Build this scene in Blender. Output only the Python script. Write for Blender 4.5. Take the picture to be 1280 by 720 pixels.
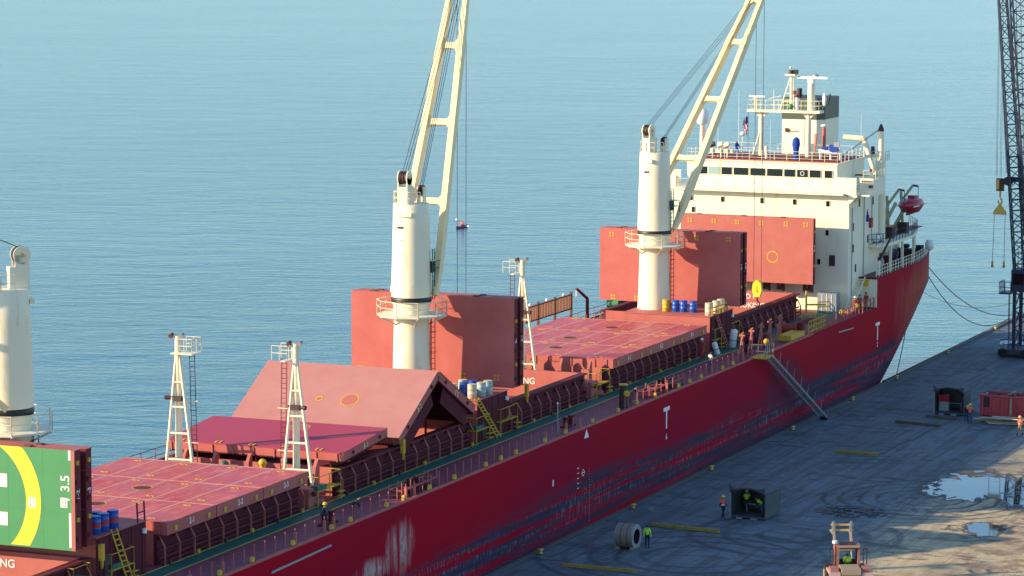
import bpy, bmesh, math, random
from math import radians as R, sin, cos, pi
from mathutils import Vector, Matrix
random.seed(7)
S = bpy.context.scene
for o in list(bpy.data.objects): bpy.data.objects.remove(o)
COL = S.collection

# ------------------------------------------------------------------ camera, sky, sun, exposure
F_PX, PITCH, YAW, ROLL = 4093.27, 0.12085, 0.394527, 0.001754
cam = bpy.data.cameras.new('camera'); cam_o = bpy.data.objects.new('camera', cam); COL.objects.link(cam_o)
cam.sensor_width = 36.0; cam.lens = F_PX/1280*36; cam.clip_start = 1; cam.clip_end = 60000
fw = Vector((-sin(YAW)*cos(PITCH), cos(YAW)*cos(PITCH), -sin(PITCH)))
rt = Vector((cos(YAW), sin(YAW), 0)); up = rt.cross(fw)
r2 = rt*cos(ROLL)+up*sin(ROLL); u2 = up*cos(ROLL)-rt*sin(ROLL)
m = Matrix((r2, u2, -fw)).transposed().to_4x4(); m.translation = Vector((93.439, 0, 50.464))
cam_o.matrix_world = m
S.camera = cam_o

SUN_AZ, SUN_EL = 54.5, 17.6           # light travels towards +x*sin(az), +y*cos(az)
W = bpy.data.worlds.new('World'); S.world = W; W.use_nodes = True
nt = W.node_tree; bg = nt.nodes['Background']
sky = nt.nodes.new('ShaderNodeTexSky'); sky.sky_type = 'NISHITA'; sky.sun_disc = False
sky.sun_elevation = R(SUN_EL); sky.sun_rotation = R(180+SUN_AZ); sky.air_density = 1.0; sky.dust_density = 0.4; sky.ozone_density = 1.6
wb = nt.nodes.new('ShaderNodeMix'); wb.data_type = 'RGBA'; wb.blend_type = 'MULTIPLY'; wb.inputs[0].default_value = 1.0; wb.inputs[7].default_value = (0.80, 1.0, 1.17, 1)   # cool white balance of the sky
nt.links.new(sky.outputs[0], wb.inputs[6]); nt.links.new(wb.outputs[2], bg.inputs[0]); bg.inputs[1].default_value = 0.135
sl = bpy.data.lights.new('sun', 'SUN'); sl.energy = 4.6; sl.angle = R(0.5); sl.color = (1.0, 0.79, 0.50)
so = bpy.data.objects.new('sun', sl); COL.objects.link(so)
d = Vector((sin(R(SUN_AZ))*cos(R(SUN_EL)), cos(R(SUN_AZ))*cos(R(SUN_EL)), -sin(R(SUN_EL))))
so.rotation_euler = d.to_track_quat('-Z', 'Y').to_euler(); so.location = (-200, -100, 200)
S.view_settings.view_transform = 'Standard'; S.view_settings.look = 'None'
S.view_settings.gamma = 1.0; S.view_settings.exposure = 0.85
S.render.resolution_x = 1024; S.render.resolution_y = 576

# ------------------------------------------------------------------ materials
MATS = {}
def mat(name, col, rough=0.55, metal=0.0, var=None, vscale=1.0, vamt=0.35, bump=0.0, bscale=8.0, stretch=None, spec=None, stain=False):
    """Principled paint with a second colour mixed in by noise (wear) and a fine bump."""
    if name in MATS: return MATS[name]
    M = bpy.data.materials.new(name); M.use_nodes = True; t = M.node_tree; p = t.nodes['Principled BSDF']
    p.inputs['Base Color'].default_value = (*col, 1); p.inputs['Roughness'].default_value = rough; p.inputs['Metallic'].default_value = metal
    if spec is not None: p.inputs['Specular IOR Level'].default_value = spec
    tc = t.nodes.new('ShaderNodeTexCoord'); mp = t.nodes.new('ShaderNodeMapping')
    if stretch: mp.inputs['Scale'].default_value = stretch
    t.links.new(tc.outputs['Object'], mp.inputs['Vector'])
    if var:
        n = t.nodes.new('ShaderNodeTexNoise'); n.inputs['Scale'].default_value = vscale; n.inputs['Detail'].default_value = 7; n.inputs['Roughness'].default_value = 0.65
        t.links.new(mp.outputs[0], n.inputs['Vector'])
        r = t.nodes.new('ShaderNodeValToRGB'); r.color_ramp.elements[0].position = 0.5-0.5*vamt*0.6; r.color_ramp.elements[1].position = 0.5+0.5*vamt
        
        if stain: r.color_ramp.elements[0].position = 0.56; r.color_ramp.elements[1].position = 0.80
        r.color_ramp.elements[0].color = (*col, 1); r.color_ramp.elements[1].color = (*var, 1)
        t.links.new(n.outputs['Fac'], r.inputs['Fac']); t.links.new(r.outputs[0], p.inputs['Base Color'])
        rr = t.nodes.new('ShaderNodeMapRange'); rr.inputs['To Min'].default_value = max(0.05, rough-0.08); rr.inputs['To Max'].default_value = min(1, rough+0.12)
        t.links.new(n.outputs['Fac'], rr.inputs['Value']); t.links.new(rr.outputs[0], p.inputs['Roughness'])
    if bump:
        n2 = t.nodes.new('ShaderNodeTexNoise'); n2.inputs['Scale'].default_value = bscale; n2.inputs['Detail'].default_value = 4
        t.links.new(mp.outputs[0], n2.inputs['Vector'])
        b = t.nodes.new('ShaderNodeBump'); b.inputs['Strength'].default_value = bump; b.inputs['Distance'].default_value = 0.05
        t.links.new(n2.outputs['Fac'], b.inputs['Height']); t.links.new(b.outputs[0], p.inputs['Normal'])
    MATS[name] = M; return M

def node(t, typ, **kw):
    n = t.nodes.new(typ)
    for k, v in kw.items():
        if k in n.inputs: n.inputs[k].default_value = v
        else: setattr(n, k, v)
    return n

def mix(t, fac, a, b):
    n = t.nodes.new('ShaderNodeMix'); n.data_type = 'RGBA'
    for sock, v in ((n.inputs[0], fac), (n.inputs[6], a), (n.inputs[7], b)):
        if isinstance(v, tuple): sock.default_value = (*v, 1)
        elif isinstance(v, (int, float)): sock.default_value = v
        else: t.links.new(v, sock)
    return n.outputs[2]

def ramp(t, src, stops):
    r = t.nodes.new('ShaderNodeValToRGB'); cr = r.color_ramp
    while len(cr.elements) < len(stops): cr.elements.new(0.5)
    for e, (pos, c) in zip(cr.elements, stops):
        e.position = pos; e.color = (*c, 1) if isinstance(c, tuple) else (c, c, c, 1)
    t.links.new(src, r.inputs[0]); return r.outputs[0]

def math_(t, op, a, b=None):
    n = t.nodes.new('ShaderNodeMath'); n.operation = op
    for i, v in enumerate((a, b)):
        if v is None: continue
        if isinstance(v, (int, float)): n.inputs[i].default_value = v
        else: t.links.new(v, n.inputs[i])
    return n.outputs[0]

def noise(t, vec, scale, detail=5, rough=0.6, st=None, dist=0.0):
    if st:
        mp = t.nodes.new('ShaderNodeMapping'); mp.inputs['Scale'].default_value = st; t.links.new(vec, mp.inputs[0]); vec = mp.outputs[0]
    n = node(t, 'ShaderNodeTexNoise', Scale=scale, Detail=detail, Roughness=rough, Distortion=dist)
    t.links.new(vec, n.inputs['Vector']); return n.outputs['Fac']

RED = mat('deck red paint', (0.46, 0.135, 0.118), 0.5, var=(0.39, 0.09, 0.078), vscale=0.5, vamt=0.6, bump=0.25, bscale=3, spec=0.18)
REDV = mat('coaming red paint', (0.47, 0.15, 0.125), 0.6, var=(0.40, 0.10, 0.085), vscale=0.6, vamt=0.7, bump=0.2, bscale=2, spec=0.18)
REDD = mat('dull red steel', (0.19, 0.028, 0.035), 0.7, var=(0.11, 0.018, 0.025), vscale=1.5, vamt=0.6, bump=0.3, bscale=6, spec=0.18)
RUST = mat('rust brown steel', (0.16, 0.055, 0.03), 0.8, var=(0.07, 0.03, 0.02), vscale=4, vamt=0.8, bump=0.4, bscale=12)
BLACKGEAR = mat('dark greased gear', (0.025, 0.016, 0.02), 0.6, var=(0.08, 0.02, 0.02), vscale=2.5, vamt=0.5)
CREAM = mat('cream crane paint', (0.84, 0.75, 0.53), 0.5, var=(0.60, 0.44, 0.24), vscale=1.1, vamt=0.9, bump=0.08, bscale=4, stretch=(1, 1, 0.22), stain=True)
CREAMJ = mat('jib buff paint', (0.84, 0.68, 0.38), 0.5, var=(0.62, 0.42, 0.2), vscale=0.8, vamt=0.9, bump=0.08, bscale=4, stain=True)
WHITE = mat('ivory superstructure paint', (0.84, 0.78, 0.58), 0.5, var=(0.62, 0.50, 0.32), vscale=0.9, vamt=1.0, bump=0.08, bscale=2, stretch=(1, 1, 0.2), stain=True)
PURE = mat('white paint', (0.8, 0.8, 0.78), 0.4)
YEL = mat('safety yellow paint', (0.66, 0.41, 0.02), 0.55, var=(0.38, 0.22, 0.03), vscale=3, vamt=0.8)
GREENDK = mat('walkway green paint', (0.012, 0.125, 0.095), 0.55, var=(0.02, 0.07, 0.06), vscale=0.8, vamt=0.8, bump=0.2, bscale=8)
GREENP = mat('helideck green paint', (0.052, 0.26, 0.095), 0.6, var=(0.044, 0.215, 0.08), vscale=0.9, vamt=0.8, bump=0.1, bscale=3)
YELL = mat('marking yellow', (0.80, 0.64, 0.03), 0.55, var=(0.62, 0.46, 0.05), vscale=1.5, vamt=0.8, stain=True)
BLK = mat('black paint', (0.012, 0.012, 0.014), 0.5)
GLASS = mat('dark window glass', (0.008, 0.012, 0.013), 0.08)
ROPE = mat('mooring rope', (0.07, 0.08, 0.08), 0.9)
WIRE = mat('steel wire', (0.035, 0.04, 0.04), 0.6)
GALV = mat('galvanised steel', (0.36, 0.38, 0.38), 0.45, metal=0.3, var=(0.22, 0.23, 0.23), vscale=5, vamt=0.8)
FUN = mat('funnel slate paint', (0.065, 0.088, 0.068), 0.5)
BLUE = mat('drum blue', (0.012, 0.09, 0.42), 0.4)
REDBAND = mat('drum red band', (0.45, 0.02, 0.03), 0.5)
GREEND = mat('machinery green', (0.02, 0.22, 0.09), 0.5)
BOATRED = mat('lifeboat red', (0.36, 0.008, 0.022), 0.4)
SKIN = mat('skin', (0.42, 0.22, 0.14), 0.6)
HAIR = mat('dark hair', (0.02, 0.014, 0.01), 0.8)
NAVY = mat('dark navy cloth', (0.012, 0.015, 0.03), 0.85)
LIME = mat('lime hi-vis cloth', (0.45, 0.85, 0.03), 0.8)
ORANGE = mat('orange hi-vis cloth', (0.85, 0.12, 0.06), 0.8)
REFL = mat('reflective tape', (0.75, 0.75, 0.72), 0.4)
HELY = mat('yellow helmet', (0.8, 0.52, 0.02), 0.35)
COVRED = mat('red coverall cloth', (0.42, 0.05, 0.035), 0.85)
COVBLUE = mat('blue coverall cloth', (0.012, 0.05, 0.34), 0.85)
TAN = mat('tan cloth', (0.35, 0.2, 0.1), 0.85)
CLOTHW = mat('pale cloth', (0.7, 0.6, 0.48), 0.85)
DENIM = mat('denim cloth', (0.04, 0.08, 0.2), 0.85)
WOOD = mat('weathered timber', (0.34, 0.24, 0.14), 0.85, var=(0.18, 0.12, 0.07), vscale=2, vamt=0.8, stretch=(1, 8, 8), bump=0.3, bscale=6)
DKWOOD = mat('dark wet timber', (0.07, 0.065, 0.045), 0.8, var=(0.16, 0.14, 0.08), vscale=2, vamt=0.6)
TIMY = mat('yellow timber paint', (0.42, 0.28, 0.04), 0.8, var=(0.16, 0.11, 0.04), vscale=3, vamt=0.6)
TARDK = mat('wet black rubble', (0.008, 0.009, 0.012), 0.45, var=(0.03, 0.03, 0.035), vscale=3, vamt=0.6, bump=0.6, bscale=8)
NAVYST = mat('navy lattice steel', (0.014, 0.022, 0.05), 0.5, var=(0.04, 0.05, 0.08), vscale=2, vamt=0.6)
GOLD = mat('hook yellow paint', (0.75, 0.5, 0.1), 0.5, var=(0.45, 0.26, 0.06), vscale=4, vamt=0.8)
RUBBER = mat('tyre rubber', (0.015, 0.015, 0.016), 0.85, bump=0.3, bscale=30)
LOADP = mat('faded loader paint', (0.36, 0.07, 0.07), 0.55, var=(0.34, 0.26, 0.18), vscale=2.5, vamt=0.7)
LOADT = mat('tan loader paint', (0.36, 0.28, 0.19), 0.6, var=(0.3, 0.22, 0.15), vscale=3, vamt=0.7)
LOADF = mat('pale pink fender paint', (0.62, 0.42, 0.38), 0.55, var=(0.4, 0.25, 0.2), vscale=3, vamt=0.7)
SKIPR = mat('skip red paint', (0.66, 0.06, 0.075), 0.6, var=(0.30, 0.05, 0.04), vscale=1.2, vamt=0.8, bump=0.3, bscale=4)
SHELT = mat('dark shelter steel', (0.035, 0.04, 0.055), 0.65, var=(0.10, 0.10, 0.10), vscale=1.5, vamt=0.7)
COILM = mat('wrapped steel coil', (0.20, 0.15, 0.11), 0.5, metal=0.1, var=(0.30, 0.25, 0.20), vscale=1.0, vamt=0.8, stretch=(14, 1, 1))
LASH = mat('lashing grid white', (0.75, 0.7, 0.66), 0.6)

def top_mat():
    """horizontal hatch-cover paint: faded lanes, weld seams, wear"""
    M = bpy.data.materials.new('hatch cover top paint'); M.use_nodes = True; t = M.node_tree; p = t.nodes['Principled BSDF']
    tc = node(t, 'ShaderNodeTexCoord'); v = tc.outputs['Object']
    big = noise(t, v, 0.35, 6, 0.6, (1, 0.5, 1)); fine = noise(t, v, 2.2, 7, 0.7, (2.2, 0.25, 1)); patch = noise(t, v, 0.7, 5, 0.6, (0.5, 1.7, 1), 0.4)
    a = ramp(t, big, [(0.35, (0.53, 0.065, 0.07)), (0.65, (0.60, 0.115, 0.10))])
    b = mix(t, ramp(t, fine, [(0.5, 0.0), (0.62, 0.75)]), a, (0.72, 0.26, 0.20))
    c = mix(t, ramp(t, patch, [(0.52, 0.0), (0.56, 0.6)]), b, (0.44, 0.05, 0.085))
    t.links.new(c, p.inputs['Base Color'])
    t.links.new(ramp(t, patch, [(0.45, 0.6), (0.6, 0.42)]), p.inputs['Roughness']); p.inputs['Specular IOR Level'].default_value = 0.22
    bp = node(t, 'ShaderNodeBump', Strength=0.25, Distance=0.04); t.links.new(big, bp.inputs['Height']); t.links.new(bp.outputs[0], p.inputs['Normal'])
    return M
TOP = top_mat()
SEAM = mat('pale seam paint', (0.68, 0.34, 0.24), 0.6, spec=0.2)

def hull_mat():
    M = bpy.data.materials.new('hull red paint'); M.use_nodes = True; t = M.node_tree; p = t.nodes['Principled BSDF']
    g = node(t, 'ShaderNodeNewGeometry'); v = g.outputs['Position']
    sx = node(t, 'ShaderNodeSeparateXYZ'); t.links.new(v, sx.inputs[0]); y, z = sx.outputs[1], sx.outputs[2]
    base = mix(t, ramp(t, noise(t, v, 0.12, 5, 0.5, (1, 0.35, 1)), [(0.35, 0.0), (0.65, 1.0)]), (0.40, 0.002, 0.016), (0.30, 0.003, 0.026))
    base = mix(t, ramp(t, noise(t, v, 1.1, 6, 0.7, (1, 1.3, 0.08)), [(0.56, 0.0), (0.72, 0.5)]), base, (0.22, 0.012, 0.03))
    # fender scuffs: bands that follow the quay height, broken up along the length
    wob = noise(t, v, 0.06, 3, 0.5)
    zz = math_(t, 'ADD', z, math_(t, 'MULTIPLY', math_(t, 'SUBTRACT', wob, 0.5), 2.2))
    zn = math_(t, 'DIVIDE', zz, 8.0)
    bandmask = ramp(t, zn, [(0.0, 1.0), (0.40, 1.0), (0.54, 0.0)])
    streak = ramp(t, noise(t, v, 1.0, 6, 0.55, (1, 0.035, 1.7)), [(0.44, 0.0), (0.53, 0.9)])
    dark = mix(t, math_(t, 'MULTIPLY', bandmask, streak), base, (0.022, 0.035, 0.065))
    brk = ramp(t, noise(t, v, 1.0, 7, 0.7, (1, 0.5, 2.5)), [(0.52, 0.0), (0.62, 0.75)])
    dark = mix(t, math_(t, 'MULTIPLY', bandmask, brk), dark, (0.04, 0.035, 0.06))
    rub = ramp(t, noise(t, v, 1.0, 5, 0.75, (1, 4.2, 0.8)), [(0.52, 0.0), (0.60, 1.0)])
    row = ramp(t, noise(t, v, 1.0, 4, 0.6, (1, 0.06, 2.2)), [(0.46, 0.0), (0.56, 1.0)])
    low = ramp(t, zn, [(0.05, 0.0), (0.12, 1.0), (0.34, 1.0), (0.44, 0.0)])
    c = mix(t, math_(t, 'MULTIPLY', math_(t, 'MULTIPLY', low, rub), math_(t, 'MULTIPLY', row, 0.75)), dark, (0.20, 0.22, 0.27))
    fr = math_(t, 'LESS_THAN', math_(t, 'FRACT', math_(t, 'DIVIDE', y, 9.6)), 0.010); sz_ = math_(t, 'LESS_THAN', math_(t, 'FRACT', math_(t, 'DIVIDE', z, 2.4)), 0.02)
    c = mix(t, math_(t, 'MULTIPLY', math_(t, 'MAXIMUM', fr, sz_), 0.35), c, (0.10, 0.01, 0.02))
    # big bare patch worn by a fender near y 203 z 5.5
    def blob(y0, z0, ry, rz):
        a = math_(t, 'POWER', math_(t, 'DIVIDE', math_(t, 'SUBTRACT', y, y0), ry), 2.0); b = math_(t, 'POWER', math_(t, 'DIVIDE', math_(t, 'SUBTRACT', z, z0), rz), 2.0)
        return math_(t, 'SUBTRACT', 1.0, math_(t, 'ADD', a, b))
    bl = math_(t, 'MAXIMUM', blob(204.2, 5.0, 2.7, 2.1), blob(199.6, 4.2, 3.3, 0.95))
    pn = noise(t, v, 1.0, 8, 0.75, (1, 1.6, 0.30))
    pm = ramp(t, math_(t, 'ADD', bl, math_(t, 'MULTIPLY', math_(t, 'SUBTRACT', pn, 0.5), 2.6)), [(-0.1, 0.0), (0.95, 1.0)])
    vs = ramp(t, noise(t, v, 1.0, 3, 0.6, (1, 0.9, 0.05)), [(0.42, 0.05), (0.52, 1.0)])
    c = mix(t, math_(t, 'MULTIPLY', math_(t, 'MULTIPLY', pm, vs), ramp(t, noise(t, v, 1.0, 7, 0.75, (1, 5, 1.5)), [(0.35, 0.1), (0.62, 0.8)])), c, (0.55, 0.53, 0.47))
    # duller, darker area beside the gangway
    b2 = ramp(t, math_(t, 'ADD', blob(291, 4.5, 7, 3.0), math_(t, 'MULTIPLY', math_(t, 'SUBTRACT', pn, 0.5), 0.8)), [(0.1, 0.0), (0.6, 0.7)])
    c = mix(t, b2, c, (0.12, 0.022, 0.045))
    # stern quarter: glow off the water painted in as a rusty tone
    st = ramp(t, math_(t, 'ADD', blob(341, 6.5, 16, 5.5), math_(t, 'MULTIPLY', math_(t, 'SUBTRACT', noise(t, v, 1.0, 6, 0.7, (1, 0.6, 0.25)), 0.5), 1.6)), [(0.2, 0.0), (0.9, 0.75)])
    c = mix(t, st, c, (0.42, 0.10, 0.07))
    t.links.new(c, p.inputs['Base Color']); p.inputs['Roughness'].default_value = 0.5
    p.inputs['Specular IOR Level'].default_value = 0.03
    # plate dishing
    bp = node(t, 'ShaderNodeBump', Strength=0.5, Distance=0.06)
    t.links.new(noise(t, v, 0.5, 3, 0.5, (1, 0.6, 1.0)), bp.inputs['Height']); t.links.new(bp.outputs[0], p.inputs['Normal'])
    return M
HULL = hull_mat()

def deck_mat():
    M = bpy.data.materials.new('worn main deck paint'); M.use_nodes = True; t = M.node_tree; p = t.nodes['Principled BSDF']
    tc = node(t, 'ShaderNodeNewGeometry'); v = tc.outputs['Position']
    a = mix(t, ramp(t, noise(t, v, 0.8, 7, 0.7), [(0.4, 0.0), (0.65, 1.0)]), (0.27, 0.05, 0.07), (0.19, 0.045, 0.075))
    a = mix(t, ramp(t, noise(t, v, 2.5, 6, 0.7, (1, 0.3, 1)), [(0.56, 0.0), (0.62, 0.6)]), a, (0.33, 0.11, 0.10))
    t.links.new(a, p.inputs['Base Color']); p.inputs['Roughness'].default_value = 0.55; p.inputs['Specular IOR Level'].default_value = 0.2
    bp = node(t, 'ShaderNodeBump', Strength=0.3, Distance=0.04); t.links.new(noise(t, v, 3, 4), bp.inputs['Height']); t.links.new(bp.outputs[0], p.inputs['Normal'])
    return M
DECK = deck_mat()

def quay_mat():
    M = bpy.data.materials.new('quay apron concrete'); M.use_nodes = True; t = M.node_tree; p = t.nodes['Principled BSDF']
    g = node(t, 'ShaderNodeNewGeometry'); v = g.outputs['Position']
    sx = node(t, 'ShaderNodeSeparateXYZ'); t.links.new(v, sx.inputs[0]); x, y = sx.outputs[0], sx.outputs[1]
    big = noise(t, v, 0.07, 6, 0.6); mid = noise(t, v, 0.5, 7, 0.65); fine = noise(t, v, 4.0, 6, 0.7)
    tr = noise(t, v, 1.0, 6, 0.7, (1.1, 0.06, 1), 0.6)       # wheel tracks along the quay
    tr2 = noise(t, v, 1.0, 7, 0.72, (0.12, 1.4, 1), 1.2)     # wheel tracks across, curved
    c = mix(t, ramp(t, mid, [(0.35, 0.0), (0.7, 1.0)]), (0.52, 0.40, 0.23), (0.68, 0.52, 0.28))  # tan lightened to carry the sunlit part of the apron
    wet = ramp(t, math_(t, 'SUBTRACT', 1.0, math_(t, 'DIVIDE', x, 27.0)), [(0.02, 0.0), (0.28, 1.0)])   # damp blue-grey that also paints in the ship's shade
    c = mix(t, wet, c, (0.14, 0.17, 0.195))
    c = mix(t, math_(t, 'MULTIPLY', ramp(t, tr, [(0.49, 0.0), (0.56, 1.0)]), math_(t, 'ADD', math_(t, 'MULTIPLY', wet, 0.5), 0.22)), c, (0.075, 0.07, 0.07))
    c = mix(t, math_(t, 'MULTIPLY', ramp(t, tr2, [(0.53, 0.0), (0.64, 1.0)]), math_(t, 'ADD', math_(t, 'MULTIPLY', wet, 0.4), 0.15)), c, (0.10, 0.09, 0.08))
    c = mix(t, ramp(t, noise(t, v, 0.9, 6, 0.7, (1.0, 0.35, 1), 1.0), [(0.6, 0.0), (0.72, 0.55)]), c, (0.40, 0.38, 0.34))
    c = mix(t, math_(t, 'MULTIPLY', ramp(t, big, [(0.50, 0.0), (0.62, 1.0)]), 0.45), c, (0.07, 0.068, 0.07))
    c = mix(t, math_(t, 'MULTIPLY', ramp(t, noise(t, v, 1.0, 8, 0.75, (0.9, 0.5, 1), 1.5), [(0.46, 0.0), (0.60, 0.5)]), math_(t, 'ADD', math_(t, 'MULTIPLY', wet, 0.7), 0.3)), c, (0.10, 0.10, 0.10))
    c = mix(t, math_(t, 'MULTIPLY', ramp(t, math_(t, 'DIVIDE', x, 40.0), [(0.66, 0.0), (0.78, 1.0)]), ramp(t, mid, [(0.47, 0.0), (0.57, 0.8)])), c, (0.22, 0.12, 0.07))
    jx = math_(t, 'LESS_THAN', math_(t, 'FRACT', math_(t, 'DIVIDE', x, 6.0)), 0.012); jy = math_(t, 'LESS_THAN', math_(t, 'FRACT', math_(t, 'DIVIDE', y, 7.5)), 0.012)
    c = mix(t, math_(t, 'MULTIPLY', math_(t, 'MAXIMUM', jx, jy), 0.5), c, (0.05, 0.05, 0.05))
    def arcs(cx, cy, k, lo, hi):       # turning-circle tyre marks
        dx = math_(t, 'SUBTRACT', x, cx); dy = math_(t, 'SUBTRACT', y, cy)
        r = math_(t, 'SQRT', math_(t, 'ADD', math_(t, 'MULTIPLY', dx, dx), math_(t, 'MULTIPLY', dy, dy)))
        r = math_(t, 'ADD', r, math_(t, 'MULTIPLY', mid, 1.2))
        w = math_(t, 'SINE', math_(t, 'MULTIPLY', r, k))
        band = math_(t, 'MULTIPLY', math_(t, 'GREATER_THAN', r, lo), math_(t, 'LESS_THAN', r, hi))
        return math_(t, 'MULTIPLY', math_(t, 'MULTIPLY', ramp(t, w, [(0.45, 0.0), (0.9, 1.0)]), band), ramp(t, big, [(0.38, 0.2), (0.55, 1.0)]))
    c = mix(t, math_(t, 'MULTIPLY', arcs(22, 262, 4.2, 3.0, 10.5), 0.9), c, (0.035, 0.037, 0.042))
    c = mix(t, math_(t, 'MULTIPLY', arcs(12, 232, 3.1, 3.0, 13), 0.8), c, (0.04, 0.042, 0.05))
    c = mix(t, math_(t, 'MULTIPLY', arcs(16.5, 243, 2.3, 2.0, 11), 0.75), c, (0.035, 0.037, 0.045))
    c = mix(t, ramp(t, noise(t, v, 1.0, 7, 0.72, (0.16, 0.42, 1), 1.6), [(0.53, 0.0), (0.60, 0.75)]), c, (0.045, 0.045, 0.05))
    c = mix(t, ramp(t, noise(t, v, 7.0, 4, 0.8), [(0.62, 0.0), (0.72, 0.5)]), c, (0.5, 0.47, 0.42))
    # puddles: wobbly ovals with a dark muddy rim
    def oval(x0, y0, rx, ry):
        a = math_(t, 'POWER', math_(t, 'DIVIDE', math_(t, 'SUBTRACT', x, x0), rx), 2.0); b = math_(t, 'POWER', math_(t, 'DIVIDE', math_(t, 'SUBTRACT', y, y0), ry), 2.0)
        return math_(t, 'SUBTRACT', 1.0, math_(t, 'ADD', a, b))
    o = math_(t, 'MAXIMUM', oval(24.5, 270.0, 5.2, 8.0), math_(t, 'MAXIMUM', oval(31, 266, 5.0, 6.0), oval(29.5, 251.5, 2.8, 3.2)))
    o = math_(t, 'ADD', o, math_(t, 'MULTIPLY', math_(t, 'SUBTRACT', noise(t, v, 0.42, 7, 0.65, (1.0, 0.6, 1), 1.2), 0.5), 3.0))
    rim = ramp(t, o, [(-0.0, 0.0), (0.30, 1.0)]); pud = ramp(t, o, [(0.36, 0.0), (0.50, 1.0)])
    c = mix(t, rim, c, (0.075, 0.055, 0.042)); c = mix(t, pud, c, (0.03, 0.03, 0.03))
    t.links.new(c, p.inputs['Base Color'])
    rr = mix(t, pud, ramp(t, mid, [(0.3, 0.75), (0.7, 0.9)]), (0.03, 0.03, 0.03)); t.links.new(rr, p.inputs['Roughness'])
    bp = node(t, 'ShaderNodeBump', Distance=0.05)
    t.links.new(math_(t, 'MULTIPLY', math_(t, 'SUBTRACT', 1.0, pud), 0.55), bp.inputs['Strength'])
    t.links.new(math_(t, 'ADD', fine, math_(t, 'MULTIPLY', tr, 1.2)), bp.inputs['Height']); t.links.new(bp.outputs[0], p.inputs['Normal'])
    return M
QUAY = quay_mat()

def sea_mat():
    M = bpy.data.materials.new('sea water'); M.use_nodes = True; t = M.node_tree; p = t.nodes['Principled BSDF']
    g = node(t, 'ShaderNodeNewGeometry'); v = g.outputs['Position']
    mp = node(t, 'ShaderNodeMapping'); mp.inputs['Rotation'].default_value = (0, 0, R(-22)); t.links.new(v, mp.inputs[0]); w = mp.outputs[0]
    p.inputs['Base Color'].default_value = (0.014, 0.125, 0.17, 1); p.inputs['Roughness'].default_value = 0.16
    p.inputs['IOR'].default_value = 1.333
    h = math_(t, 'ADD', math_(t, 'MULTIPLY', noise(t, w, 0.10, 4, 0.5, (0.6, 1, 1), 0.4), 1.7),
        math_(t, 'ADD', math_(t, 'MULTIPLY', noise(t, w, 0.50, 5, 0.6, (0.42, 1, 1), 0.5), 0.95), math_(t, 'MULTIPLY', noise(t, w, 1.9, 3, 0.5, (0.6, 1, 1)), 0.22)))
    patch = ramp(t, noise(t, w, 0.012, 4, 0.6, (0.5, 1, 1), 0.8), [(0.35, 0.75), (0.65, 1.0)])
    bp = node(t, 'ShaderNodeBump', Distance=0.8); t.links.new(math_(t, 'MULTIPLY', patch, 0.30), bp.inputs['Strength'])
    t.links.new(h, bp.inputs['Height']); t.links.new(bp.outputs[0], p.inputs['Normal'])
    return M
SEA = sea_mat()

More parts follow.
